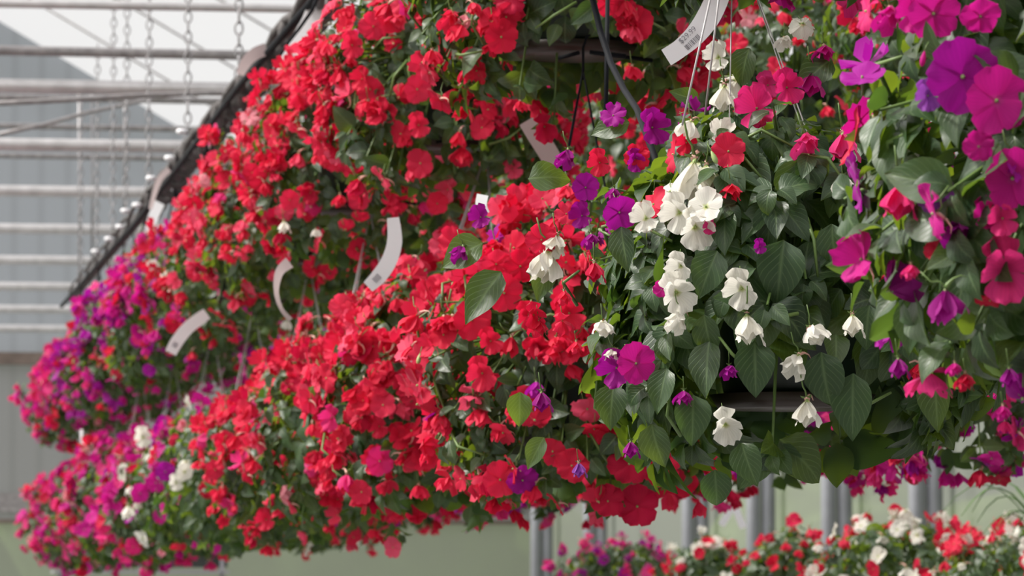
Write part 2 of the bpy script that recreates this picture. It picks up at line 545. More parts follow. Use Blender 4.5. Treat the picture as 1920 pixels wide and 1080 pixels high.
def petal(ang, R, wfac, e0, curl, nu, nv, notch, ruf, ph, seed):
    V = []; A = []
    ca, sa = math.cos(ang), math.sin(ang)
    for i in range(nu + 1):
        u = i / nu
        # integrate along the petal
        r = z = 0.0
        st = 8
        for q in range(st):
            uu = u * (q + 0.5) / st
            e = e0 + curl * uu
            r += math.cos(e) * u / st; z += math.sin(e) * u / st
        wd = wfac * (0.10 + 0.90 * math.sin(min(1.0, u * 1.12) * math.pi * 0.5)) * (1 - 0.60 * max(0, (u - 0.66) / 0.34) ** 2)
        for j in range(nv + 1):
            v = j / nv * 2 - 1
            rr = r * (1 - 0.10 * v * v * u) - notch * (1 - abs(v)) ** 2 * u ** 4
            lat = v * wd * 0.5
            zz = z + ruf * math.sin(v * 3.2 + ph + u * 2.5) * u + 0.06 * (1 - v * v) * u * (1 if seed % 2 else -1) * 0.6
            x = (rr * ca - lat * sa) * R; y = (rr * sa + lat * ca) * R
            V.append((x, y, zz * R)); A.append(((v + 1) / 2, u, 0))
    W = nv + 1
    Fc = [(i * W + j, i * W + j + 1, (i + 1) * W + j + 1, (i + 1) * W + j) for i in range(nu) for j in range(nv)]
    return np.array(V), Fc, np.array(A)


def flower_template(kind, hi=True, seed=0):
    rd = random.Random(seed * 31 + 5)
    nu, nv = (5, 5) if hi else (2, 2)
    m = MB()
    e0 = {'flat': 0.02, 'wave': 0.16, 'cup': 1.05, 'fold': 0.15, 'back': -0.55, 'wilt': 1.15, 'drape': 0.75}[kind]
    cu = {'flat': 0.06, 'wave': -0.35, 'cup': -0.25, 'fold': 0.1, 'back': -0.4, 'wilt': 0.1, 'drape': 0.9}[kind]
    for k in range(5):
        ang = math.pi / 2 + k * 2 * math.pi / 5 + rd.uniform(-0.08, 0.08)
        if kind == 'fold':      # seen from the side: petals gathered to two wings
            ang = [math.pi / 2, math.pi * 0.80, math.pi * 0.2, math.pi * 1.38, math.pi * 1.62][k]
            e = [0.1, 0.75, 0.75, 0.45, 0.45][k]
        else:
            e = e0 + rd.uniform(-0.14, 0.14) + (0.2 if k == 0 else 0)
        wf = 1.0
        ln = rd.uniform(-0.08, 0.08)
        if kind in ('cup', 'wilt', 'drape'):
            ang += rd.uniform(-0.3, 0.3); e += rd.uniform(-0.25, 0.22); ln = rd.uniform(-0.25, 0.22); wf = 0.92
        v, f, a = petal(ang, 1.0 + ln, wf + (0.10 if k == 0 else rd.uniform(-0.05, 0.05)), e, cu, nu, nv, 0.15, 0.07 if kind in ('flat', 'back') else 0.16, rd.uniform(0, 6), k)
        v[:, 2] += 0.012 * k
        m.add(v, f, 0, a)
    if hi:
        # green sepals and a thin curved spur behind, small column in the eye
        m.tube([(0, 0, -0.02), (0, -0.06, -0.14), (0, -0.22, -0.34), (0, -0.45, -0.46), (0, -0.66, -0.42)], [0.10, 0.085, 0.045, 0.025, 0.012], 6, 1)
        m.tube([(0, 0, 0.0), (0, 0.02, 0.09), (0, 0.0, 0.14)], [0.06, 0.05, 0.02], 6, 2)
        m.tube([(0, 0.02, -0.08), (0, 0.22, -0.22), (0, 0.50, -0.20), (0, 0.85, -0.50)], [0.045, 0.028, 0.028, 0.022], 5, 3)
        for s_ in (-1, 1):
            m.add([(0.02 * s_, 0, -0.03), (0.16 * s_, 0.04, -0.07), (0.20 * s_, 0.16, -0.10), (0.04 * s_, 0.10, -0.06)], [(0, 1, 2, 3)], 3)
    return m


KINDS_F = ['flat', 'flat', 'wave', 'cup', 'fold', 'back', 'wilt', 'drape']
FM = {}     # (kind index, colour) -> mesh, for the flowers that are objects
for ki, kd in enumerate(KINDS_F):
    T = flower_template(kd, True, ki)
    for c in PET_KEYS:
        o = T.build('flower', [PET[c], M_SPUR if c != 'V' else M_STEM, M_SEPAL, M_STEM], attr=True)
        FM[(ki, c)] = o.data
        COL.objects.unlink(o); bpy.data.objects.remove(o)
FLO = {}
for ki, kd in enumerate(KINDS_F):
    T = flower_template(kd, False, ki)
    FLO[ki] = (np.concatenate(T.v), T.f, np.concatenate(T.a))
# bud
T = MB()
prof = [(0.0, -1.0), (0.22, -0.85), (0.36, -0.4), (0.34, 0.1), (0.20, 0.6), (0.05, 0.95), (0.0, 1.0)]
T.lathe(prof, 8, mi=0)
T.tube([(0, 0, 0.9), (0.1, 0, 1.5), (0.5, 0, 2.2)], 0.06, 5, 1)
BUDM = {}
for c in PET_KEYS + ['G']:
    o = T.build('bud', [PET.get(c, M_SEPAL), M_STEM], attr=True)
    BUDM[c] = o.data
    COL.objects.unlink(o); bpy.data.objects.remove(o)


def frame_of(nrm, up, roll=0.0):
    z = Vector(nrm).normalized()
    y = Vector(up) - z * Vector(up).dot(z)
    if y.length < 1e-5:
        y = z.orthogonal()
    y.normalize()
    x = y.cross(z)
    M = Matrix((x, y, z)).transposed()
    if roll:
        M = M @ Matrix.Rotation(roll, 3, 'Z')
    return M


class Leaves:
    """many leaves collected in one mesh"""
    def __init__(s, temps):
        s.T = temps; s.items = [[] for _ in temps]

    def put(s, pos, direction, normal, length, tone=None, k=None):
        k = random.randrange(len(s.T)) if k is None else k % len(s.T)
        y = Vector(direction).normalized()
        z = Vector(normal) - y * Vector(normal).dot(y)
        if z.length < 1e-4:
            z = y.orthogonal()
        z.normalize(); x = y.cross(z)
        s.items[k].append(((x, y, z), pos, length * 1.0, random.random() if tone is None else tone))

    def arrays(s):
        V = []; Fl = []; A = []; off = 0
        for k, it in enumerate(s.items):
            if not it:
                continue
            tv_, tf, ta = s.T[k]
            R = np.array([[list(a) for a in i[0]] for i in it])       # n,3(axes),3
            P = np.array([list(i[1]) for i in it]); L = np.array([i[2] for i in it]); tn = np.array([i[3] for i in it])
            v = np.einsum('vk,nkc->nvc', tv_, R) * L[:, None, None] + P[:, None, :]
            a = np.repeat(ta[None], len(it), 0).copy(); a[:, :, 2] = tn[:, None]
            f = np.array(tf)[None] + (np.arange(len(it)) * len(tv_))[:, None, None] + off
            V.append(v.reshape(-1, 3)); A.append(a.reshape(-1, 3)); Fl.append(f.reshape(-1, 4)); off += len(it) * len(tv_)
        return np.concatenate(V), np.concatenate(Fl), np.concatenate(A)


def quick_mesh(name, V, Fq, A, mats, midx=None):
    me = bpy.data.meshes.new(name)
    n = len(Fq)
    me.vertices.add(len(V)); me.vertices.foreach_set('co', V.astype(np.float32).ravel())
    me.loops.add(n * 4); me.loops.foreach_set('vertex_index', Fq.astype(np.int32).ravel())
    me.polygons.add(n); me.polygons.foreach_set('loop_start', (np.arange(n) * 4).astype(np.int32))
    me.polygons.foreach_set('use_smooth', np.ones(n, bool))
    for m_ in mats:
        me.materials.append(m_)
    if midx is not None:
        me.polygons.foreach_set('material_index', midx.astype(np.int32))
    at = me.attributes.new('leafuv', 'FLOAT_COLOR', 'POINT')
    B = np.ones((len(V), 4), np.float32); B[:, :3] = A
    at.data.foreach_set('color', B.ravel())
    me.update(calc_edges=True)
    me.validate()
    return me


# ------------------------------------------------------------------ plant form
POT_Z = -0.145        # pot base below the plant's centre


def shell_r(dirv, r, rd):
    """distance from the centre to the plant's surface in a direction"""
    z = dirv.z
    k = 1.0 + 0.05 * math.sin(dirv.x * 5 + rd) + 0.05 * math.sin(dirv.y * 6 + rd * 2) + 0.04 * math.sin(z * 7 + rd * 3)
    if z < -0.5:
        k *= 0.97
    return r * k


def make_form(r, ntips, hi, seed, leafs=8, lsize=0.062, gap=None, inner=500):
    rd = random.Random(seed)
    lv = Leaves(LEAF_HI if hi else LEAF_LO)
    st = MB()
    tips = []
    ga = math.pi * (3 - math.sqrt(5))
    for i in range(ntips):
        z = 1 - 2 * (i + 0.5) / ntips
        a = i * ga + rd.uniform(-0.25, 0.25); z = max(-1, min(1, z + rd.uniform(-0.04, 0.04)))
        q = math.sqrt(max(0, 1 - z * z))
        dv = Vector((q * math.cos(a), q * math.sin(a), z))
        if z < -0.80 and rd.random() < 0.92:
            continue
        if gap and gap(dv) and rd.random() < 0.9:
            continue
        rr = shell_r(dv, r, seed) * rd.uniform(0.88, 1.03)
        p = dv * rr
        tips.append((p, dv))
        # shoot: out of the pot, over the rim, then up or hanging down
        base = Vector((dv.x * 0.08, dv.y * 0.08, POT_Z + 0.19))
        mid = Vector((dv.x * r * 0.62, dv.y * r * 0.62, max(p.z * 0.5 + 0.10, POT_Z + 0.22)))
        if hi or i % 3 == 0:
            cv = [base.lerp(mid, t) * (1 - t) + mid.lerp(p, t) * t for t in (0, 0.25, 0.5, 0.75, 1.0)]
            st.tube(cv, [0.0045, 0.004, 0.0035, 0.003, 0.002], 5, cap=False)
        drp = Vector((0, 0, -1))
        for k in range(leafs):
            az = k * 2.4 + rd.uniform(-0.4, 0.4)
            t1 = dv.orthogonal().normalized(); t2 = dv.cross(t1)
            side = t1 * math.cos(az) + t2 * math.sin(az)
            k_in = k / leafs
            pos = p - dv * (0.05 * k_in * rd.uniform(0.6, 1.6)) + side * 0.008
            di = (side * (0.55 + 0.5 * k_in) + dv * (0.55 - 0.45 * k_in) + drp * rd.uniform(0.25, 0.95))
            nm = dv * 1.0 + Vector((0, 0, 0.7)) + side * -0.2 + Vector((rd.uniform(-.4, .4), rd.uniform(-.4, .4), rd.uniform(-.3, .3)))
            lv.put(pos, di, nm, lsize * (0.55 + 0.75 * k_in) * rd.uniform(0.8, 1.25), rd.random())
    for k in range(inner):
        z = rd.uniform(-0.75, 1); a = rd.uniform(0, 6.283); q = math.sqrt(1 - z * z)
        dv = Vector((q * math.cos(a), q * math.sin(a), z))
        if gap and gap(dv):
            continue
        p = dv * r * rd.uniform(0.55, 0.88)
        if p.z < POT_Z + 0.2 and math.hypot(p.x, p.y) < 0.19:
            continue
        lv.put(p, dv * 0.6 + Vector((rd.uniform(-1, 1), rd.uniform(-1, 1), rd.uniform(-1.6, 0.2))), dv + Vector((0, 0, 0.8)), lsize * rd.uniform(0.8, 1.3), rd.random())
    if hi:
        for k in range(34):
            z = rd.uniform(-0.5, 0.8); a = rd.uniform(0, 6.283); q = math.sqrt(1 - z * z)
            dv = Vector((q * math.cos(a), q * math.sin(a), z)); tg = dv.orthogonal().normalized(); tg = tg * math.cos(a * 7) + dv.cross(tg) * math.sin(a * 7)
            p = dv * r * rd.uniform(0.90, 1.0)
            st.tube([p - tg * 0.05, p + dv * 0.026, p + tg * 0.05 + Vector((0, 0, -0.01))], [0.0032, 0.0030, 0.0022], 6)
    return lv, st, tips


def form_meshes(lv, st):
    V, Fq, A = lv.arrays()
    me = quick_mesh('foliage', V, Fq, A, [M_LEAF])
    so = st.build('stems', M_STEM)
    sm = so.data; COL.objects.unlink(so); bpy.data.objects.remove(so)
    return me, sm


pm = MB()
pm.lathe([(0.0, 0.004), (0.100, 0.004), (0.112, 0.0), (0.118, 0.02), (0.150, 0.185), (0.160, 0.188), (0.162, 0.20), (0.150, 0.20), (0.146, 0.185), (0.140, 0.17)], 40)
_o = pm.build('pot', M_POT); POT_ME = _o.data; COL.objects.unlink(_o); bpy.data.objects.remove(_o)
pm = MB(); pm.lathe([(0.0, -0.012), (0.125, -0.012), (0.142, 0.012), (0.137, 0.012), (0.120, -0.004), (0.0, -0.004)], 40)
_o = pm.build('saucer', M_SAUCER); SAU_ME = _o.data; COL.objects.unlink(_o); bpy.data.objects.remove(_o)
pm = MB(); pm.lathe([(0.143, 0.172), (0.10, 0.178), (0.0, 0.182)], 24)
_o = pm.build('soil', M_SOIL); SOIL_ME = _o.data; COL.objects.unlink(_o); bpy.data.objects.remove(_o)

BASKETS = []      # (centre, radius) from near to far, for telling which flowers the camera can see


def part(name, me, parent, loc=(0, 0, 0), rz=0.0):
    o = bpy.data.objects.new(name, me)
    COL.objects.link(o); o.parent = parent; o.location = loc
    if rz:
        o.rotation_euler = (0, 0, rz)
    return o


def pick_colour(mix, rd):
    t = rd.random() * sum(mix.values())
    for c, w_ in mix.items():
        t -= w_
        if t <= 0:
            return c
    return c


def visible(p, centre, before):
    x, y, z = project(p)
    if not (-25 < x < 1945 and -25 < y < 1105):
        return False
    for c, r in before:
        cx, cy, cz = project(c)
        if (x - cx) ** 2 + (y - cy) ** 2 < (F * r / cz * 0.86) ** 2:
            return False
    return True


def basket(name, label, centre, r, form, mix, dens, n_obj, rz, hanger='wires', group=None, hook_h=1.95, fsize=0.031, keys=(), pot=True, seed=0, apex_dx=0.0, cords=None, cat='hanging basket', out=0.028, full=False):
    rd = random.Random(seed + 1000)
    me, sm, tips = form
    t = thing(name, label, cat, centre, group)
    part('foliage', me, t, rz=rz); part('stems', sm, t, rz=rz)
    if pot:
        part('pot', POT_ME, t, (0, 0, POT_Z)); part('saucer', SAU_ME, t, (0, 0, POT_Z)); part('soil', SOIL_ME, t, (0, 0, POT_Z))
    if hanger:
        rim = POT_Z + 0.19
        if hanger == 'low':
            ap = Vector((apex_dx, 0, 0.66)); mm = M_BLACK if 9 < centre.y < 11 else M_WIRE; rr = 0.0012 if centre.y < 9 else 0.0021 if centre.y < 15 else 0.0015
        else:
            ap = Vector((0, 0, 1.5 + hook_h - centre.z - 0.05)); mm = M_BLACK; rr = 0.0042
        for k in range(4 if hanger == 'low' else 3):
            a = 0.6 + k * 2 * math.pi / (4 if hanger == 'low' else 3)
            m = MB(); m.tube([(0.156 * math.cos(a), 0.156 * math.sin(a), rim - 0.03), (0.158 * math.cos(a), 0.158 * math.sin(a), rim + 0.02), tuple(ap)], rr, 6)
            m.build('hanger_wire', mm, t)
        m = MB()
        hk = [ap + Vector((0, 0, -0.02)), ap + Vector((0, 0, 0.03))] + [ap + Vector((0.028 - 0.028 * math.cos(q), 0, 0.05 + 0.028 * math.sin(q) * 1.2)) for q in (0, 0.8, 1.57, 2.4, 3.14, 3.8)]
        m.tube(hk, 0.0045 if hanger != 'low' else 0.003, 6)
        m.build('hook', M_BLACK, t)
        if hanger == 'low':
            top = 1.5 + 1.3 + POT_Z - centre.z + 0.01
            for k, (dx, dy) in enumerate(cords or ((-0.03, 0.02), (0.055, -0.02), (0.10, 0.03))):
                m = MB(); m.tube([tuple(ap + Vector((dx * 0.25, dy * 0.25, 0.04))), tuple(Vector((dx * 1.6, dy * 1.6, top)))], 0.0045, 6)
                m.build('hanger_cord', M_BLACK, t)
    # flowers
    Rz = Matrix.Rotation(rz, 3, 'Z')
    cand = []
    for p, dv in tips:
        p = Rz @ p; dv = Rz @ dv
        n = dens * (1.35 if dv.z > 0.1 else 1.1 if dv.z > -0.25 or full else 0.62 if dv.z > -0.6 else 0.4)
        if rd.random() < 0.5:
            n *= 0.25
        else:
            n *= 1.75
        n = int(n) + (rd.random() < n - int(n))
        cl = Vector((rd.uniform(-1, 1), rd.uniform(-1, 1), rd.uniform(-1, 1)))
        for k in range(n):
            jit = Vector((rd.uniform(-1, 1), rd.uniform(-1, 1), rd.uniform(-1, 1))) * 0.036 + Vector((0, 0, -0.022 * k))
            q = p + jit - dv * jit.dot(dv) + dv * rd.uniform(out * 0.3, out * 1.3)
            if q.z < -r * 0.95:
                continue
            nm = dv * 1.1 + cl * 0.5 + Vector((rd.uniform(-.9, .9), rd.uniform(-.9, .9), rd.uniform(-.7, .7)))
            ki = rd.choices(range(8), [3, 2.5, 3.5, 2.4, 4, 3, 1.4, 3.2])[0]
            if KINDS_F[ki] in ('cup', 'wilt', 'drape'):
                nm = nm * 0.35 + Vector((0, 0, -1))
            cand.append((q, nm, ki, pick_colour(mix, rd), fsize * rd.uniform(0.80, 1.14), rd.uniform(-0.5, 0.5)))
    before = [b for b in BASKETS if b[0].y < centre.y - 0.3]
    scored = []
    tocam = (CAM - centre).normalized()
    for c in cand:
        fc = c[0].normalized().dot(tocam)
        scored.append((fc > -0.15 and visible(centre + c[0], centre, before), fc + rd.uniform(-0.25, 0.25)))
    order = sorted(range(len(cand)), key=lambda i: (-scored[i][0], -scored[i][1]))
    n_obj = max(0, min(100 - len(keys), n_obj))
    single = [i for i in order[:n_obj] if scored[i][0]]
    rest = [i for i in range(len(cand)) if i not in set(single)]
    for i in single:
        q, nm, ki, c, s, roll = cand[i]
        o = bpy.data.objects.new('flower', FM[(ki, c)])
        COL.objects.link(o); o.parent = t
        o.matrix_local = Matrix.Translation(q) @ (frame_of(nm, (0, 0, 1), roll) * s).to_4x4()
    for k in range(min(14, len(tips) // 12)):
        p, dv = tips[rd.randrange(len(tips))]
        o = bpy.data.objects.new('bud', BUDM[rd.choice(list(mix) + ['G', 'G'])])
        COL.objects.link(o); o.parent = t
        o.matrix_local = Matrix.Translation(Rz @ (p * 1.06)) @ (frame_of((rd.uniform(-.5, .5), rd.uniform(-.5, .5), 1), (0, 1, 0), rd.uniform(0, 6)) * (0.011 * rd.uniform(0.8, 1.3))).to_4x4()
    if rest:
        V = []; Fq = []; A = []; MI = []; off = 0
        cols = sorted(set(cand[i][3] for i in rest))
        for i in rest:
            q, nm, ki, c, s, roll = cand[i]
            tv_, tf, ta = FLO[ki]
            R = np.array(frame_of(nm, (0, 0, 1), roll)) * s
            V.append(tv_ @ R.T + np.array(q)); a = ta.copy(); a[:, 2] = rd.random(); A.append(a)
            Fq.append(np.array(tf) + off); off += len(tv_); MI.append(np.full(len(tf), cols.index(c)))
        me2 = quick_mesh('flowers', np.concatenate(V), np.concatenate(Fq), np.concatenate(A), [PET[c] for c in cols], np.concatenate(MI))
        o = part('flowers', me2, t); o['kind'] = 'stuff'
    # flowers the photograph shows one by one
    for kk_, (px, py, spx, c, ki, tilt, roll) in enumerate(keys):
        if c in 'WP' and ki == 2:
            ki = (4, 7, 5, 7)[kk_ % 4]
            if ki == 7:
                tilt = (tilt[0], -0.9)
        if c == 'W':
            spx *= 1.1
        if ki == 6:
            spx *= 1.4
        v = (rgt * (px - 960.0) + upv * (540.0 - py) + fwd * F).normalized()
        oc = CAM - centre
        b = oc.dot(v); rr = r * 1.07
        disc = b * b - (oc.length_squared - rr * rr)
        tt = -b - math.sqrt(disc) if disc > 0 else -b
        q = CAM + v * tt - centre
        z = (CAM + v * tt - CAM).dot(fwd)
        s = spx / F * z * 0.5
        base = -v
        nm = base + Vector((0, 0, 0)) + rgt * tilt[0] + Vector((0, 0, tilt[1]))
        o = bpy.data.objects.new('flower', FM[(ki, c)])
        COL.objects.link(o); o.parent = t
        o.matrix_local = Matrix.Translation(q) @ (frame_of(nm, (0, 0, 1), roll) * s).to_4x4()
    BASKETS.append((centre, r))
    return t


# key flowers: pixel x, y, size, colour, template, tilt (right, up), roll
DN = (0.1, -1.6)      # hanging down
FC = (0.0, 0.0)       # facing the viewer
K2 = [(1303, 300, 120, 'W', 6, (-0.1, -2.2), 0.2), (1325, 310, 95, 'W', 3, (0.1, -1.8), 0.0), (1258, 360, 66, 'W', 2, (-0.5, 0.3), 0.4), (1275, 398, 80, 'W', 4, (-0.4, -0.2), 0.3),
      (1303, 425, 86, 'W', 2, (0.2, -0.3), 0.1), (1278, 498, 60, 'W', 4, (-0.6, -0.4), 0.2), (1045, 440, 80, 'W', 3, (-0.3, -1.3), 0.1), (1030, 470, 90, 'W', 6, (-0.5, -1.6), 0.2),
      (1212, 410, 66, 'W', 2, (-0.3, 0.2), 0.3), (1268, 548, 84, 'W', 4, (0.2, -0.2), 0.5), (1275, 585, 74, 'W', 3, (-0.4, -1.0), 0.2), (1130, 605, 68, 'W', 2, (0.0, -0.5), 0.1),
      (1150, 655, 50, 'W', 3, (-0.3, -1.0), 0.4), (1520, 615, 84, 'W', 2, (0.5, 0.3), 0.3), (1498, 665, 84, 'W', 3, (-0.5, -1.1), 0.3), (1392, 540, 80, 'W', 4, (-0.3, -0.3), 0.2),
      (1400, 590, 80, 'W', 6, (0.2, -1.8), 0.1), (1580, 330, 60, 'W', 3, (0.2, -1.2), 0.2), (1360, 795, 74, 'W', 4, (0.2, -0.5), 0.2), (1513, 750, 74, 'W', 6, (-0.1, -1.6), 0.2),
      (1348, 108, 62, 'W', 4, (-0.4, 0.2), 0.1), (1358, 160, 76, 'W', 6, (-0.1, -2.0), 0.1), (1505, 45, 62, 'W', 2, (0.2, 0.6), 0.1), (1598, 590, 60, 'W', 6, (0.1, -1.8), 0.1), (1352, 255, 64, 'W', 2, (0.2, 0.8), 0.1),
      (1690, 300, 40, 'W', 4, (0.1, -0.6), 0.0), (1470, 70, 50, 'W', 3, (0.1, -0.6), 0.0),
      (1065, 280, 74, 'V', 3, (-0.3, -1.2), 0.2), (1222, 240, 80, 'V', 4, (0.4, 0.1), 0.2), (1150, 218, 56, 'V', 2, (-0.2, 0.8), 0.1), (1098, 352, 62, 'V', 0, FC, 0.1),
      (1161, 398, 78, 'V', 1, (0.2, -0.3), 0.3), (1092, 405, 60, 'V', 4, (-0.3, 0.1), 0.2), (1108, 438, 56, 'V', 3, (0.1, -1.2), 0.2), (902, 408, 56, 'V', 4, (-0.3, 0.2), 0.3),
      (868, 462, 68, 'V', 3, (-0.5, -1.0), 0.3), (1192, 682, 92, 'M', 0, (0.3, 0.0), 0.4), (1158, 690, 84, 'V', 4, (-0.6, -0.2), 0.2), (1282, 732, 60, 'V', 3, DN, 0.1), (1367, 685, 54, 'V', 3, (0.2, -1.0), 0.1),
      (1182, 828, 50, 'V', 6, DN, 0.2), (1015, 735, 60, 'V', 6, DN, 0.2), (1085, 868, 44, 'U', 6, DN, 0.2), (1114, 492, 60, 'K', 6, DN, 0.1), (1190, 300, 50, 'V', 4, (0.2, -0.2), 0.2), (1240, 543, 36, 'M', 2, (-0.2, 0.1), 0.2),
      (1425, 462, 34, 'V', 4, FC, 0.2), (1150, 352, 46, 'V', 3, DN, 0.2), (1330, 425, 36, 'P', 2, FC, 0.1),
      (1366, 285, 78, 'R', 0, (0.0, 0.3), 0.2), (1370, 345, 76, 'R', 3, (0.1, -1.0), 0.2), (1125, 305, 60, 'R', 4, (-0.2, -0.1), 0.2), (1195, 296, 56, 'R', 2, (-0.2, 0.2), 0.2), (1287, 268, 60, 'R', 4, FC, 0.1),
      (1725, 680, 70, 'R', 3, DN, 0.2), (1738, 445, 92, 'R', 2, (-0.2, 0.2), 0.2), (1648, 500, 46, 'R', 6, DN, 0.1), (1000, 590, 58, 'R', 4, (0.3, -0.4), 0.2), (1010, 600, 64, 'R', 3, DN, 0.2),
      (1057, 545, 56, 'R', 3, DN, 0.2), (1055, 600, 60, 'R', 4, DN, 0.2), (1080, 640, 46, 'R', 3, DN, 0.2), (1062, 402, 50, 'R', 2, (0.0, 0.6), 0.2), (1015, 450, 66, 'R', 2, FC, 0.2),
      (1420, 205, 104, 'P', 2, (-0.2, 0.3), 0.3), (1475, 165, 80, 'P', 4, (0.2, 0.1), 0.3), (1510, 255, 96, 'P', 3, (0.1, -0.6), 0.4), (1580, 250, 90, 'P', 6, (0.1, -1.5), 0.2),
      (1545, 85, 70, 'M', 3, (0.1, -1.0), 0.2), (1522, 135, 76, 'M', 6, (-0.1, -1.6), 0.1), (1440, 160, 60, 'P', 4, FC, 0.4)]
K1 = [(1805, 145, 165, 'V', 0, (0.1, 0.0), 0.3), (1868, 190, 140, 'M', 1, (0.15, 0.15), 0.2), (1668, 15, 100, 'M', 3, (0.0, -0.7), 0.2), (1750, 25, 120, 'M', 0, (0.2, -0.3), 0.2), (1712, 22, 96, 'M', 4, FC, 0.2),
      (1838, 30, 84, 'M', 2, (0.2, -0.4), 0.2), (1688, 345, 112, 'P', 6, (-0.1, -1.4), 0.1), (1835, 275, 66, 'M', 2, FC, 0.2), (1898, 335, 128, 'M', 1, (0.2, 0.0), 0.2), (1755, 368, 84, 'U', 2, FC, 0.2),
      (1802, 420, 100, 'V', 3, (-0.3, -0.6), 0.2), (1884, 505, 140, 'P', 4, (0.1, -0.2), 0.2), (1708, 495, 60, 'P', 3, DN, 0.2), (1856, 562, 60, 'R', 2, DN, 0.2), (1892, 690, 60, 'V', 6, DN, 0.2),
      (1684, 672, 60, 'V', 6, DN, 0.2), (1810, 700, 66, 'K', 3, DN, 0.2), (1760, 470, 60, 'R', 2, FC, 0.2), (1850, 400, 70, 'M', 4, FC, 0.2), (1740, 180, 70, 'U', 4, FC, 0.2),
      (1880, 410, 80, 'P', 2, FC, 0.2), (1880, 760, 60, 'M', 3, DN, 0.2), (1790, 680, 50, 'M', 3, DN, 0.1)]
K3 = [(975, 385, 82, 'R', 2, (-0.2, 0.4), 0.2), (940, 397, 66, 'C', 4, (-0.3, 0.2), 0.4), (1005, 372, 66, 'R', 4, (0.2, 0.2), 0.2), (928, 455, 78, 'R', 3, (-0.1, -0.5), 0.2), (930, 495, 64, 'R', 2, (0.2, -0.3), 0.2),
      (850, 455, 66, 'R', 2, (-0.4, 0.1), 0.2), (945, 550, 84, 'R', 0, (0.1, 0.0), 0.2), (885, 600, 84, 'R', 1, FC, 0.3), (938, 900, 80, 'R', 0, FC, 0.2), (975, 500, 70, 'R', 2, (0.3, 0.1), 0.2), (905, 700, 76, 'R', 4, (-0.2, -0.2), 0.3),
      (1180, 870, 90, 'K', 2, FC, 0.2), (1195, 950, 90, 'K', 2, FC, 0.2), (920, 640, 60, 'R', 4, FC, 0.5), (1005, 715, 60, 'V', 3, DN, 0.2), (1240, 880, 80, 'R', 2, FC, 0.3), (1140, 940, 70, 'K', 2, FC, 0.3)]

K4 = [(835, 730, 64, 'R', 1, (0.2, 0.1), 0.2), (893, 785, 80, 'R', 0, (0.1, 0.1), 0.2), (870, 825, 76, 'R', 1, FC, 0.5), (778, 742, 62, 'R', 2, FC, 0.2), (755, 720, 56, 'R', 4, FC, 0.4), (712, 865, 62, 'P', 1, FC, 0.3),
      (790, 868, 66, 'R', 4, (0.2, 0.6), 0.3), (785, 910, 66, 'R', 7, DN, 0.2), (712, 800, 54, 'R', 4, (-0.3, 0), 0.4), (770, 815, 48, 'R', 2, FC, 0.1), (770, 520, 76, 'R', 5, (-0.2, 0.3), 0.3), (745, 560, 70, 'R', 7, DN, 0.2),
      (800, 560, 70, 'R', 2, (0.1, 0.3), 0.2), (700, 650, 66, 'R', 1, FC, 0.3), (740, 655, 60, 'R', 4, FC, 0.2), (855, 665, 70, 'R', 2, FC, 0.2), (830, 460, 60, 'C', 2, (-0.3, 0.3), 0.2), (650, 560, 60, 'R', 5, (0, 0.6), 0.1), (640, 575, 52, 'C', 2, FC, 0.1)]
KU1 = [(940, 70, 76, 'R', 0, FC, 0.1), (845, 25, 74, 'R', 3, (-0.1, -0.5), 0.2), (1190, 45, 80, 'R', 1, FC, 0.2), (1170, 20, 60, 'R', 0, FC, 0.4), (1185, 125, 66, 'R', 7, DN, 0.2), (810, 95, 70, 'R', 7, DN, 0.2), (975, 190, 50, 'R', 7, DN, 0.1)]
KU2 = [(782, 168, 60, 'R', 1, (0.1, 0.1), 0.2), (785, 235, 56, 'R', 4, FC, 0.3), (820, 382, 50, 'R', 0, FC, 0.2), (700, 50, 62, 'R', 2, FC, 0.2), (660, 85, 60, 'R', 4, FC, 0.2), (735, 40, 60, 'R', 0, (0.1, 0.2), 0.2), (690, 190, 60, 'R', 7, DN, 0.2)]
KMORE = {('low', 3): K4, ('up', 1): KU1, ('up', 2): KU2,
         ('up', 3): [(562, 145, 66, 'R', 7, DN, 0.2), (560, 175, 60, 'R', 4, DN, 0.2), (590, 75, 46, 'R', 4, FC, 0.2), (543, 375, 44, 'R', 1, FC, 0.2), (532, 415, 34, 'W', 6, DN, 0.2), (592, 430, 34, 'W', 7, DN, 0.2)],
         ('up', 6): [(316, 512, 56, 'W', 7, (0, -0.8), 0.2), (322, 538, 34, 'W', 6, DN, 0.2), (405, 400, 40, 'R', 1, FC, 0.2)],
         ('low', 6): [(330, 905, 34, 'W', 2, FC, 0.2), (346, 885, 34, 'W', 1, FC, 0.2), (310, 885, 42, 'V', 2, FC, 0.2), (392, 918, 44, 'R', 2, FC, 0.2), (342, 795, 34, 'L', 3, FC, 0.2)],
         ('low', 7): [(268, 820, 42, 'W', 4, FC, 0.2), (246, 915, 40, 'W', 2, FC, 0.2), (240, 948, 40, 'W', 6, DN, 0.1), (292, 905, 44, 'M', 2, FC, 0.2), (262, 925, 42, 'M', 1, FC, 0.2), (232, 870, 24, 'W', 2, FC, 0.2)]}

# ------------------------------------------------------------------ baskets
A2_C = lh(1.63, 0.475, 8.0); A2_R = 0.37


def gap2(dv):        # thin foliage at the front below the pot's rim
    return (dv.y < -0.2 and -0.62 < dv.z < -0.16 and -0.75 < dv.x < 0.45) or (dv.z < -0.56 and dv.x > -0.15) or dv.z < -0.72


def gapu(dv):
    return dv.y < 0.0 and -0.9 < dv.z < -0.42 and -0.6 < dv.x < 0.5


lv, st, tips2 = make_form(A2_R, 205, True, 3, leafs=8, lsize=0.079, gap=gap2, inner=420)
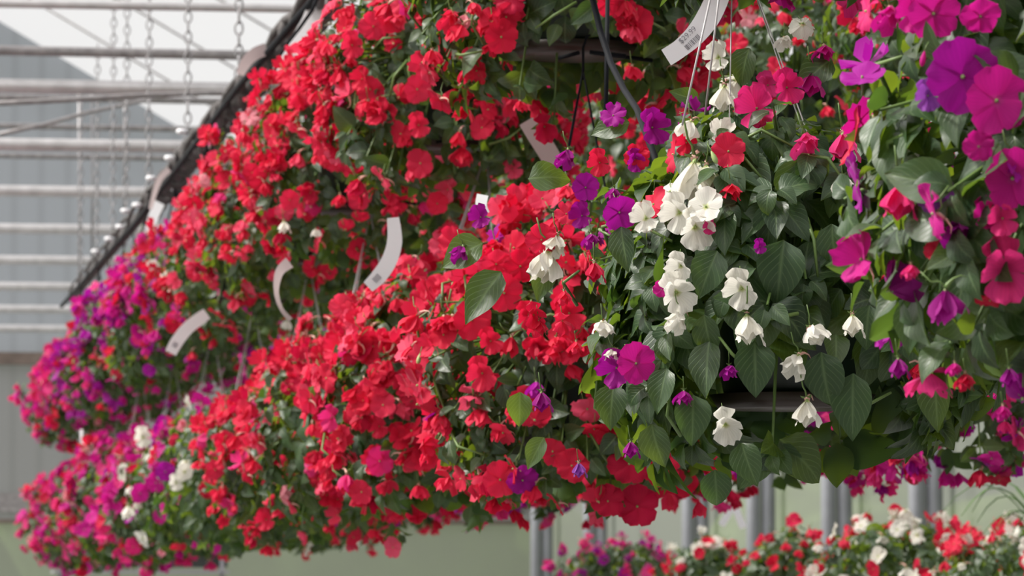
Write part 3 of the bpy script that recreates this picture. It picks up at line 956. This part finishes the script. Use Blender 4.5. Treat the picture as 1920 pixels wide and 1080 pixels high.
# single leaves the photograph shows: pixel of the stalk end, angle of the tip (degrees, 90 = up), length px
for (px, py, an, ln, tn) in [(1755, 700, 268, 112, 0.9), (1222, 795, 280, 92, 0.8), (1630, 572, 262, 92, 0.15), (1470, 450, 262, 130, 0.1), (905, 455, 205, 96, 0.95), (940, 510, 232, 120, 0.5), (990, 335, 10, 90, 0.7),
                             (1165, 425, 275, 88, 0.5), (1035, 480, 250, 92, 0.7), (975, 735, 268, 70, 0.9), (1320, 590, 280, 90, 0.9), (1330, 640, 262, 110, 0.6), (1345, 470, 245, 100, 0.3), (1405, 90, 250, 84, 0.6),
                             (1340, 30, 200, 70, 0.5), (1250, 690, 255, 90, 0.3), (1415, 640, 270, 110, 0.1), (1540, 660, 275, 120, 0.05), (1600, 700, 268, 130, 0.1), (1700, 580, 280, 120, 0.1), (1500, 300, 250, 110, 0.6),
                             (1380, 380, 200, 90, 0.2), (1560, 420, 270, 100, 0.3), (1450, 380, 260, 100, 0.2), (1300, 740, 268, 100, 0.2), (1390, 830, 285, 90, 0.3),
                             (1150, 720, 262, 90, 0.5), (1020, 820, 240, 70, 0.9), (1310, 190, 160, 60, 0.5), (1180, 230, 190, 80, 0.7), (1560, 110, 215, 90, 0.5), (1660, 200, 215, 80, 0.6), (1340, 880, 275, 90, 0.1)]:
    v = (rgt * (px - 960.0) + upv * (540.0 - py) + fwd * F).normalized()
    oc = CAM - A2_C; b = oc.dot(v); rr = A2_R * 1.03; disc = b * b - (oc.length_squared - rr * rr)
    tt = -b - math.sqrt(disc) if disc > 0 else -b
    q = CAM + v * tt - A2_C
    z = (v * tt).dot(fwd)
    a = math.radians(an)
    di = rgt * math.cos(a) + upv * math.sin(a) - fwd * random.uniform(-0.1, 0.35)
    lv.put(q, di, -fwd + Vector((-0.3 + random.uniform(-0.3, 0.3), 0, 0.35)), ln / F * z, tn, random.randrange(3))
form2 = (*form_meshes(lv, st), tips2)
lv, st, tips1 = make_form(0.40, 190, True, 5, leafs=7, lsize=0.082, inner=300, gap=lambda dv: dv.z < -0.58)
form1 = (*form_meshes(lv, st), tips1)
lv, st, tips3 = make_form(0.355, 210, True, 8, leafs=6, lsize=0.060, inner=380)
form3 = (*form_meshes(lv, st), tips3)
lv, st, tips4 = make_form(0.36, 210, True, 13, leafs=6, lsize=0.062, gap=gapu, inner=380)
form4 = (*form_meshes(lv, st), tips4)
FORMS = []
for k in range(4):
    lv, st, tp = make_form(0.35, 190, False, 20 + k, leafs=6, lsize=0.060, inner=320)
    FORMS.append((*form_meshes(lv, st), tp))

lv, st, tp = make_form(0.24, 90, False, 33, leafs=6, lsize=0.060, inner=90, gap=lambda dv: dv.z < -0.40)
FORM_POTS = (*form_meshes(lv, st), tp)
lv, st, tp = make_form(0.38, 210, False, 31, leafs=6, lsize=0.060, inner=260, gap=lambda dv: dv.z < -0.40)
FORM_POT = (*form_meshes(lv, st), tp)
RED = {'R': 8, 'C': 1.6, 'K': 1.2, 'P': 0.4, 'L': 0.12}
RED2 = {'R': 8, 'C': 1.2, 'P': 0.8, 'K': 1.5, 'W': 0.3}
MIXG = {'W': 1.2, 'V': 1.5, 'R': 1.2, 'P': 0.5}
MAG = {'P': 5, 'M': 4.5, 'K': 1.6, 'V': 0.3, 'R': 0.6, 'L': 0.2}
PUR = {'V': 3.5, 'M': 3, 'P': 1.5, 'K': 0.8, 'R': 0.6}
GRN = {'W': 1.3, 'M': 1.6, 'V': 1.0, 'R': 0.6}

GA = 'hanging baskets of the lower tier in the long front row'
GU = 'hanging baskets of the upper tier in the long front row'
GB = 'hanging baskets of the row behind'
low = [  # d, L, h, form, mix, density, individual flowers, label
    (5.60, 1.63, 0.50, form1, {'M': 4, 'V': 2.5, 'P': 3, 'R': 0.6}, 0.6, 60, 0.0, 'basket of large magenta and purple impatiens cut off by the right edge of the picture'),
    (8.00, 1.63, 0.475, form2, MIXG, 0.14, 20, 0.0, 'leafy basket with white, purple and red flowers and a dark green pot showing'),
    (10.2, 1.62, 0.475, form3, {'R': 8, 'C': 0.6, 'K': 0.6, 'V': 0.3}, 1.55, 80, 0.0, 'red impatiens basket of the lower tier partly behind the leafy white and purple one'),
    (12.15, 1.60, 0.49, form4, RED, 1.9, 96, 1.0, 'dense red impatiens basket in the lower tier, second beyond the leafy one'),
    (14.1, 1.60, 0.48, None, RED, 1.9, 96, 2.0, 'dense red impatiens basket in the lower tier, third beyond the leafy one'),
    (16.2, 1.63, 0.47, None, RED, 1.7, 96, 3.0, 'coral red impatiens basket in the lower tier, fourth beyond the leafy one'),
    (18.2, 1.62, 0.45, None, {'R': 2, 'K': 1.5, 'M': 0.8, 'W': 0.5}, 0.32, 90, 4.0, 'leafy green basket with few red and white blooms left of the dense red ones'),
    (20.3, 1.63, 0.47, None, GRN, 0.4, 80, 5.0, 'mostly green basket with sparse white and violet flowers in the lower tier'),
    (22.4, 1.62, 0.43, None, MAG, 1.3, 80, 0.7, 'magenta basket directly behind the green and white one, lower tier'),
    (24.4, 1.60, 0.46, None, MAG, 1.35, 80, 1.7, 'magenta impatiens basket fourth from the far end of the lower tier'),
    (26.3, 1.62, 0.44, None, MAG, 1.35, 80, 2.7, 'rose and magenta basket third from the far end of the lower tier'),
    (28.2, 1.60, 0.45, None, MAG, 1.35, 80, 3.7, 'rose and magenta basket second from the far end of the lower tier'),
    (30.0, 1.60, 0.44, None, MAG, 1.35, 80, 4.7, 'rose and magenta basket at the far left end of the lower tier')]
upp = [
    (8.10, 1.68, 1.30, form3, {'W': 1, 'P': 2, 'M': 1.5}, 0.5, 30, 2.0, 'leafy basket with white and pink flowers whose underside hangs into the top of the picture'),
    (10.4, 1.63, 1.345, form4, RED, 1.7, 96, 0.0, 'red impatiens basket in the upper tier with its dark pot base showing'),
    (12.3, 1.62, 1.31, form3, RED, 1.9, 96, 2.1, 'bright red basket in the upper tier, left of the one with its pot base showing'),
    (14.3, 1.60, 1.30, None, RED, 1.9, 96, 0.9, 'dense red impatiens basket in the middle of the upper tier'),
    (16.3, 1.62, 1.29, None, RED, 1.8, 96, 5.1, 'red impatiens basket under the thick dark hanging pipe, upper tier'),
    (18.3, 1.62, 1.28, None, RED2, 1.15, 96, 4.1, 'red basket with a few white blooms in the upper tier'),
    (20.2, 1.60, 1.28, None, {'M': 2, 'V': 1.2, 'R': 2.4, 'P': 0.8}, 1.2, 90, 3.1, 'mixed red, magenta and purple basket where the upper tier turns from red to purple'),
    (22.3, 1.62, 1.27, None, PUR, 1.3, 80, 2.1, 'purple basket with a large white bloom, upper tier'),
    (24.2, 1.60, 1.27, None, PUR, 1.3, 80, 1.1, 'purple impatiens basket behind the dangling white tag, upper tier'),
    (26.2, 1.62, 1.25, None, PUR, 1.5, 80, 0.1, 'purple and rose basket third from the far end of the upper tier'),
    (28.2, 1.60, 1.23, None, MAG, 1.5, 80, 2.4, 'rose and purple basket second from the far end of the upper tier'),
    (30.1, 1.60, 1.20, None, MAG, 1.35, 80, 3.4, 'rose pink basket at the far left end of the upper tier')]
rowb = [
    (11.6, 2.80, 0.60, {'M': 3, 'P': 4, 'K': 2, 'V': 1}, 1.7, 'rose and crimson basket under the right edge, lower tier of the row behind'),
    (13.6, 2.78, 0.61, {'M': 2, 'P': 3, 'K': 2, 'V': 2}, 1.7, 'rose and purple basket below the dark green pot, row behind'),
    (15.6, 2.76, 0.62, {'R': 3, 'K': 3, 'P': 2}, 1.5, 'crimson basket behind the hanging leaves in front of the steel posts'),
    (17.6, 2.75, 0.62, {'K': 4, 'R': 3, 'P': 2, 'V': 1}, 1.2, 'dark red basket with pink blooms above the open green gap, row behind'),
    (19.6, 2.76, 0.62, {'V': 3, 'R': 2, 'P': 1.5}, 1.2, 'basket with dark purple blooms along its bottom edge, row behind'),
    (21.6, 2.75, 0.62, {'V': 3, 'P': 2, 'K': 2}, 1.2, 'purple and pink basket low behind the red ones, row behind'),
    (23.6, 2.76, 0.61, {'R': 3, 'K': 2, 'V': 1}, 1.2, 'dark red basket low behind the dense red ones'),
    (25.6, 2.75, 0.58, {'R': 3, 'K': 2, 'W': 0.5}, 1.2, 'blurred red basket low in the row behind, left of the pale gap'),
    (27.6, 2.75, 0.55, {'R': 3, 'W': 1.0, 'K': 1}, 1.1, 'blurred red basket with a white bloom at its bottom, row behind'),
    (29.6, 2.75, 0.55, {'R': 3, 'K': 1, 'P': 1}, 1.1, 'blurred red basket at the far end of the row behind')]
shade_baskets = [(9.6, 2.78, 0.60), (7.6, 2.78, 0.60), (5.6, 2.78, 0.60)]  # unseen baskets, added to cast shade on the near ones
NB = ['farthest away', 'middle one', 'closest to the viewer']
allb = []
for i, (d, L, h) in enumerate(shade_baskets):
    allb.append((d, 'bn', i, L, h, None, MAG, 1.0, 0, i, 'unseen magenta basket added for shade beyond the right edge, lower tier, %s' % NB[i]))
    allb.append((d + 0.002, 'bn', i + 3, L, h + 0.82, None, RED, 1.0, 0, i + 2, 'unseen red basket added for shade beyond the right edge, upper tier, %s' % NB[i]))
allb.append((6.0, 'bn', 6, 1.64, 1.31, form3, MAG, 1.0, 0, 1, 'unseen basket added for shade above the large magenta one'))  # also unseen, added to block light from above
for i, (d, L, h, fm, mix, de, no, rz, lab) in enumerate(low):
    allb.append((d, 'low', i, L, h, fm, mix, de, no, rz, lab))
for i, (d, L, h, fm, mix, de, no, rz, lab) in enumerate(upp):
    allb.append((d, 'up', i, L, h, fm, mix, de, no, rz, lab))
for i, (d, L, h, mix, de, lab) in enumerate(rowb):
    allb.append((d + 0.001, 'b', i, L, h, None, mix, de, 60, i * 1.3, lab))
    allb.append((d + 0.002, 'bu', i, L, h + 0.84, None, RED if d < 22 else PUR, 0.6, 50, i * 1.7 + 1, None))
allb.sort(key=lambda t: t[0])
ROWB_U = ['the dark red pot base and cords', 'the thin pale wires', 'the white curled tag', 'the pinkish curled tag']
for (d, tier, i, L, h, fm, mix, de, no, rz, lab) in allb:
    fm = fm or FORMS[(i + (tier == 'up') * 2 + (tier == 'b')) % 4]
    c = lh(L, h, d)
    r = {'low': 0.355, 'up': 0.36, 'b': 0.35, 'bu': 0.35, 'bn': 0.38}[tier]
    keys = ()
    if tier == 'low' and i == 0:
        r = 0.40; keys = K1
    if tier == 'low' and i == 1:
        r = A2_R; keys = K2
    if tier == 'low' and i == 2:
        keys = K3
    keys = KMORE.get((tier, i), keys)
    if lab is None:
        lab = 'red or purple basket of the upper tier, %s in the row behind' % ORD[i]
    basket('hanging_basket', lab, c, r, fm, mix, de, 96 if tier == 'b' and i < 3 else no, rz, hanger='low' if tier in ('low', 'b') else 'wires', group={'low': GA, 'up': GU, 'b': GB, 'bu': GB, 'bn': GB}[tier],
           hook_h=1.95 if tier != 'bu' else 2.05, keys=keys, seed=i * 7 + len(tier), apex_dx={('low', 1): -0.10, ('low', 3): 0.08}.get((tier, i), 0.0),
           full=(tier == 'b' and i < 6), fsize=0.040 if (tier == 'low' and i == 0) else (0.032 if tier == 'low' and i < 2 else 0.040 if d < 19 else 0.045), cords=((0.01, 0), (0.02, 0.02)) if (tier == 'low' and i < 2) else None)

# ------------------------------------------------------------------ hanging pipes, chains, cords
m = MB(); m.tube([lh(1.62, 1.97, 2.0), lh(1.62, 1.96, 15), lh(1.61, 1.96, 31.5)], 0.030, 12)
hp = tag(m.build('hanging_pipe', M_RUBBER), 'dark steel pipe running down the row that the upper baskets hook onto', 'pipe')
for k in range(20):
    d = 14.5 + k * 0.5 + random.uniform(-0.12, 0.12)
    m = MB(); a = random.uniform(-0.4, 0.4)
    m.torus(lh(1.61 + random.uniform(-.015, .015), 1.95, d), 0.044, 0.019, (math.sin(a), math.cos(a), 0), (0, 0, 1), 14, 6, 1.25)
    m.build('hook_loop', M_RUBBER, hp)
for k in range(8):
    d = 20.5 + k * 0.95 + random.uniform(-.3, .3)
    m = MB(); m.lathe([(0, -0.012), (0.020, -0.010), (0.026, 0.0), (0.020, 0.010), (0, 0.012)], 12, lh(1.52 + random.uniform(-0.03, 0.02), 1.94 + random.uniform(-0.05, 0.05), d))
    m.build('drip_emitter', M_TAG, hp)
m = MB(); m.tube([lh(2.76, 2.08, 8.0), lh(2.76, 2.08, 31.5)], 0.030, 12)
tag(m.build('hanging_pipe', M_OLDGALV), 'steel pipe over the row behind, hidden above the red flowers', 'pipe')
for q_ in (0, 3.14):
    m = MB(); m.tube([lh(1.585 + 0.03 * math.cos(k * 0.8 + q_), 1.955 + 0.045 * math.sin(k * 0.8 + q_), 12 + k * 0.25) for k in range(78)], [0.019 - 0.012 * k / 77 for k in range(78)], 8)
    m.build('twisted_strap', M_RUBBER, hp)
m = MB(); m.tube([lh(1.545, 1.90, 13.0), lh(1.54, 1.92, 18), lh(1.55, 1.88, 24), lh(1.54, 1.90, 31.5)], 0.013, 8)
tag(m.build('irrigation_hose', M_BLACK), 'thin dark irrigation hose strung along the hanging pipe', 'hose')
for k, (x, ytop) in enumerate([(140, 160), (170, 78), (200, -60), (225, -60), (267, -60), (340, -60), (436, -60)]):
    d = 9000 * 1.62 / (x + 335)
    top = (1119 - ytop) * d / 9000 if ytop > 0 else roof_h(1.62) - 0.05
    m = MB(); z = 1.93; q = 0
    while z < top:
        m.torus(lh(1.62, z, d), 0.016, 0.0042, ((1, 0, 0), (0.25, 1, 0))[q % 2], (0, 0, 1), 10, 5, 1.75)
        z += 0.046; q += 1
    tag(m.build('chain', M_CHAIN), 'dark link chain hanging in front of the pale roof, %s from the left' % ORD[k], 'chain', 'chains that carry the hanging pipe')
# roof purlin over the row that the chains are fixed to
m = MB(); m.tube([lh(1.62, roof_h(1.62) - 0.05, Y0 + 0.2), lh(1.62, roof_h(1.62) - 0.05, Y1 - 0.2)], 0.025, 8)
struct(m.build('trim_4', M_OLDGALV))
# fine cords below the end of the row
for k, (x, y0_, y1_) in enumerate([(148, 165, 560), (172, 160, 520), (233, 150, 400)]):
    d = 33.0
    m = MB(); m.tube([wp(x, y0_, d), wp(x + 1, (y0_ + y1_) / 2, d), wp(x, y1_, d)], 0.008, 5)
    tag(m.build('cord', M_CHAIN), 'thin dark cord hanging before the grey end wall, %s from the left' % ORD[k], 'cord')
# black drip tube and pale wires of the near basket
m = MB(); m.tube([wp(1095, -60, 9.0), wp(1112, 0, 9.0), wp(1126, 60, 9.0), wp(1146, 120, 8.9), wp(1170, 168, 8.8), wp(1195, 206, 8.6), wp(1215, 260, 8.4), wp(1240, 330, 8.2)], 0.0062, 8)
tag(m.build('drip_tube', M_BLACK), 'black tube curving down into the top of the leafy white and purple basket', 'tube')
m = MB(); m.tube([wp(597, -10, 14.5), wp(585, 20, 14.5), wp(560, 55, 14.6), wp(540, 80, 14.7), wp(520, 112, 14.8), wp(512, 150, 15)], 0.0055, 8)
tag(m.build('drip_tube', M_BLACK), 'black tube slanting down from the hanging pipe to a red basket', 'tube')
for k, (a, b) in enumerate([((1340, -40, 7.75), (1279, 235, 7.72)), ((1352, -40, 7.85), (1322, 215, 7.9)), ((1140, -40, 9.4), (1136, 215, 9.3))]):
    m = MB(); m.tube([wp(*a), wp((a[0] + b[0]) / 2, (a[1] + b[1]) / 2, (a[2] + b[2]) / 2), wp(*b)], 0.0018 if k < 2 else 0.0045, 6)
    tag(m.build('hanging_wire', [M_WIRE, M_WIRE, M_BLACK][k]), ['pale thin wire crossing the front of the price tag', 'grey thin wire behind the pale one at the price tag', 'black straight cord beside the curved black tube'][k], 'wire')


# ------------------------------------------------------------------ tags
def ribbon(name, label, pts, width_px, d, mats, widths=None, bend=0.15, gauge=0.0008):
    """a plastic strip whose middle line runs through the given points"""
    P = [Vector(wp(x, y, d + dd)) for (x, y, dd) in pts]
    # smooth
    Q = []
    n = len(P)
    for i in range(n - 1):
        p0, p1, p2, p3 = P[max(0, i - 1)], P[i], P[i + 1], P[min(n - 1, i + 2)]
        for s_ in range(5):
            t = s_ / 5
            Q.append(0.5 * ((2 * p1) + (p2 - p0) * t + (2 * p0 - 5 * p1 + 4 * p2 - p3) * t * t + (3 * p1 - p0 - 3 * p2 + p3) * t ** 3))
    Q.append(P[-1])
    V = []
    wd = width_px / F * d
    for i, q in enumerate(Q):
        tn = (Q[min(i + 1, len(Q) - 1)] - Q[max(0, i - 1)]).normalized()
        sdv = tn.cross(-fwd).normalized()
        f = 1.0 if widths is None else np.interp(i / (len(Q) - 1), [k / (len(widths) - 1) for k in range(len(widths))], widths)
        for z_ in (-gauge / 2, gauge / 2):
            for u in (-1, 1):
                V.append(q + sdv * u * wd * f / 2 + fwd * (z_ + bend * 0.02 * u))
    fs = []
    for i in range(len(Q) - 1):
        a, b = i * 4, i * 4 + 4
        fs += [(a, a + 1, b + 1, b), (a + 2, b + 2, b + 3, a + 3), (a, b, b + 2, a + 2), (a + 1, a + 3, b + 3, b + 1)]
    fs += [(0, 2, 3, 1), (len(V) - 4, len(V) - 3, len(V) - 1, len(V) - 2)]
    m = MB(); m.add([tuple(v) for v in V], fs)
    return m, Q


TAGS = [
    ('white plastic tag curling to a point among the red flowers between the tiers', [(690, 538, 0), (712, 516, 0), (730, 488, 0), (740, 452, 0), (737, 408, 0)], 30, 11.4, M_TAG, [0.8, 1, 1, 0.95, 0.75], True),
    ('pinkish tag curled into a thin crescent against dark foliage', [(543, 492, 0), (524, 510, 0), (518, 545, 0), (527, 578, 0), (545, 600, 0)], 14, 13.2, M_TAGBACK, [1.7, 1.2, 0.7, 0.55, 0.7], False),
    ('white tag slanting across the purple flowers at the left', [(320, 662, 0), (332, 640, 0), (352, 615, 0), (374, 598, 0), (388, 588, 0)], 24, 16.9, M_TAG, [0.9, 1, 1, 1, 0.9], True),
    ('pinkish grey tag hanging blurred behind the purple and white basket', [(990, 225, 0), (1008, 255, 0), (1030, 290, 0), (1042, 315, 0)], 38, 11.0, M_TAGBACK, None, False),
    ('small white loop tag low among the far magenta baskets', [(153, 805, 0), (153, 825, 0), (160, 842, 0), (170, 850, 0)], 6, 24.5, M_TAG, None, False),
    ('white ribbon tag hanging beside the dark pipe at the top of the picture', [(600, -20, 0), (588, 30, 0), (565, 70, 0), (540, 105, 0), (520, 135, 0)], 34, 15.4, M_TAG, [1, 1.1, 1, 0.8, 0.6], False),
    ('pinkish tag curled around the dark pipe above a rose bloom', [(500, 92, 0), (480, 100, 0), (462, 116, 0), (450, 140, 0)], 24, 16.8, M_TAGBACK, [1, 1, 0.9, 0.6], False),
    ('pale tag curled on the pipe where the upper tier meets the grey wall', [(318, 318, 0), (300, 335, 0), (290, 362, 0), (282, 392, 0)], 12, 21.5, M_TAGBACK, [1, 1, 0.8, 0.6], False),
    ('white tag bundle hanging from the pipe beside a magenta bloom', [(300, 380, 0), (288, 405, 0), (280, 435, 0), (272, 462, 0)], 20, 22.0, M_TAG, None, False),
    ('grey white tag sliver beside the purple bloom on the red basket', [(905, 365, 0), (902, 385, 0), (908, 402, 0)], 22, 9.8, M_TAG, None, False),
    ('white bow shaped tag hanging blurred between the steel posts', [(1352, 985, 0), (1366, 962, 0), (1376, 940, 0)], 14, 22.0, M_TAG, None, False),
    ('white strip tag crossing the bow shaped one between the posts', [(1394, 990, 0), (1384, 965, 0), (1376, 940, 0)], 14, 22.05, M_TAG, None, False),
]
for (lab, pts, wpx, d, mt, ws, pr) in TAGS:
    t = thing('plant_tag', lab, 'tag', wp(pts[0][0], pts[0][1], d), 'plastic tags on the baskets')
    m, Q = ribbon('tag', lab, pts, wpx, d, mt, ws)
    o = m.build('strip', mt, t, smooth=False); o.matrix_parent_inverse = Matrix.Translation(-t.location)
    if pr:      # a small printed patch near the low end
        pq = Q[max(2, len(Q) // 6)]; tn = (Q[6] - Q[2]).normalized(); sdv = tn.cross(-fwd).normalized()
        m = MB()
        for j in range(5):
            c = pq + tn * (0.004 * j) - fwd * 0.0022
            m.box(c, (0.0018, 0.0006, wpx / F * d * 0.4), R=Matrix((tn, fwd, sdv)).transposed())
        o = m.build('barcode', M_INK, t, smooth=False); o.matrix_parent_inverse = Matrix.Translation(-t.location)

# the big price tag
d0 = 7.95
t = thing('price_tag', 'white price tag printed $29.99 with a barcode at the top of the picture', 'tag', wp(1256, 108, d0))
m, Q = ribbon('price', '', [(1249, 108, 0), (1275, 91, 0), (1303, 66, 0), (1328, 32, 0), (1345, -5, 0), (1356, -45, 0.01)], 35, d0, M_TAG, [1.0, 1.0, 1.15, 1.3, 1.3, 1.2], bend=0.0)
o = m.build('strip', M_TAG, t, smooth=False); o.matrix_parent_inverse = Matrix.Translation(-t.location)


def on_tag(px, py, ang, size_px, text):
    cu = bpy.data.curves.new('lettering', 'FONT')
    cu.body = text
    cu.align_x = 'CENTER'; cu.align_y = 'CENTER'
    cu.size = size_px / F * d0 * 1.35
    cu.extrude = 0.0002
    cu.materials.append(M_INK)
    o_ = bpy.data.objects.new('lettering', cu)
    COL.objects.link(o_); o_.parent = t
    o_.matrix_parent_inverse = Matrix.Translation(-t.location)
    a = math.radians(ang)
    xx = rgt * math.cos(a) + upv * math.sin(a); yy = -rgt * math.sin(a) + upv * math.cos(a); zz = xx.cross(yy)
    p = wp(px, py, d0) - fwd * 0.0045
    o_.matrix_basis = Matrix(((xx.x, yy.x, zz.x, p.x), (xx.y, yy.y, zz.y, p.y), (xx.z, yy.z, zz.z, p.z), (0, 0, 0, 1)))
    bpy.context.view_layer.update()
    me_ = bpy.data.meshes.new_from_object(o_.evaluated_get(bpy.context.evaluated_depsgraph_get()))
    q_ = bpy.data.objects.new('lettering', me_)
    COL.objects.link(q_); q_.parent = t; q_.matrix_parent_inverse = Matrix.Translation(-t.location)
    q_.matrix_basis = o_.matrix_basis
    bpy.data.objects.remove(o_)
    return q_


on_tag(1289, 66, 43, 11, '$29.99')
m = MB(); a = math.radians(43)
xx = rgt * math.cos(a) + upv * math.sin(a); yy = -rgt * math.sin(a) + upv * math.cos(a)
bars = [0, 2, 3.4, 6, 9, 12.5, 15.5, 17.5, 21, 24, 27, 29.5, 32]
for j, s_ in enumerate(bars):
    c = wp(1287 + s_ * math.cos(a), 90 - s_ * math.sin(a), d0) - fwd * 0.0016
    m.box(c, (([1.4, 0.8, 1.6, 0.9][j % 4]) / F * d0, 0.0003, 11 / F * d0), R=Matrix((xx, fwd, yy)).transposed())
o = m.build('barcode', M_INK, t, smooth=False); o.matrix_parent_inverse = Matrix.Translation(-t.location)

# ------------------------------------------------------------------ bench plants at the lower right and the far rack
bl = thing('plant_bench', 'long grey plant bench hidden just below the red and white potted flowers', 'bench', (4.25, 20.5, 0))
m = MB(); m.box((0, 0, 1.235), (1.0, 11.5, 0.05)); m.build('bench_top', M_BENCHBAR, bl, smooth=False)
for sx_ in (-0.42, 0.42):
    for sy_ in (-5.4, 0, 5.4):
        m = MB(); m.box((sx_, sy_, 0.605), (0.05, 0.05, 1.21)); m.build('leg', M_BENCH, bl, smooth=False)
bp_ = [(16.4, 4.18, 0.40, {'R': 3, 'W': 3, 'K': 1}, 0.75, 'blurred red and white potted impatiens at the lower right corner'),
       (18.4, 4.16, 0.36, {'R': 4, 'W': 2.5}, 0.75, 'blurred red potted impatiens with white clumps right of the steel posts'),
       (20.7, 4.20, 0.20, {'R': 4, 'K': 1}, 0.5, 'blurred green potted impatiens with sparse red flowers between two posts'),
       (22.7, 4.2, 0.25, {'W': 3, 'R': 2.5}, 0.9, 'blurred potted impatiens with white and red flowers left of the big post'),
       (25.8, 4.3, 0.36, {'P': 4, 'M': 3, 'V': 1.5}, 0.9, 'blurred pink and magenta potted impatiens at the bottom centre')]
for i, (d, L, pr_, mix, de, lab) in enumerate(bp_):
    fm = FORM_POT if pr_ > 0.3 else FORM_POTS
    hh = {0.40: 0.30, 0.36: 0.31, 0.20: 0.26, 0.25: 0.30}[pr_] - pr_      # plant centre above eye level
    t = basket('potted_impatiens', lab, lh(L, hh, d), pr_, fm, mix, de, 90, i * 1.1, hanger=None, group='potted impatiens on the bench', seed=400 + i, cat='potted plant', fsize=0.040, pot=False)
    low_ = 1.26 - (1.5 + hh)
    for nm_, me_ in (('pot', POT_ME), ('saucer', SAU_ME), ('soil', SOIL_ME)):
        o = part(nm_, me_, t, (0, 0, low_ + 0.012)); o.scale = (1, 1, (0.02 - low_) / 0.2)
# arching strap leaves at the right edge
t = thing('spider_plant', 'long arching green strap leaves at the lower right edge', 'plant', wp(1990, 1080, 15.0))
for k in range(16):
    a = random.uniform(0, 6.28); ln = random.uniform(0.25, 0.42); V = []; n = 9
    dx, dy = math.cos(a), math.sin(a)
    for j in range(n):
        u = j / (n - 1); x = ln * u; z = 0.26 * math.sin(u * 2.4) * ln / 0.35
        wd = 0.009 * (1 - u ** 3) + 0.0004
        V += [(x * dx - dy * wd, x * dy + dx * wd, z), (x * dx, x * dy, z - 0.003), (x * dx + dy * wd, x * dy - dx * wd, z)]
    fs = []
    for j in range(n - 1):
        fs += [(j * 3, j * 3 + 1, j * 3 + 4, j * 3 + 3), (j * 3 + 1, j * 3 + 2, j * 3 + 5, j * 3 + 4)]
    m = MB(); m.add(V, fs); m.build('leaf', M_BLADE, t)
m = MB(); m.lathe([(0, -0.16), (0.06, -0.16), (0.085, 0.0), (0.09, 0.0), (0.09, 0.012), (0.075, 0.012), (0.07, -0.01), (0, -0.01)], 24); m.build('pot', M_POT, t)
# dark rack far away at the lower left
t = thing('plant_rack', 'dark low plant rack with a pale rail beyond the far magenta baskets', 'rack', (2.35, 36.0, 0))
m = MB(); m.box((0, 0, 1.5 + 0.37), (1.3, 0.5, 0.045)); m.build('rail', M_BENCHBAR, t, smooth=False)
m = MB(); m.box((0, 0.1, 1.5 + 0.27), (1.3, 0.5, 0.10)); m.build('shelf', M_BENCH, t, smooth=False)
m = MB(); m.box((0, -0.1, 1.5 + 0.185), (1.3, 0.5, 0.02)); m.build('rail', M_BENCHBAR, t, smooth=False)
for s_ in (-0.6, 0.0, 0.6):
    m = MB(); m.box((s_, -0.27, 0.95), (0.03, 0.03, 1.9)); m.build('leg', M_BENCHBAR, t, smooth=False)
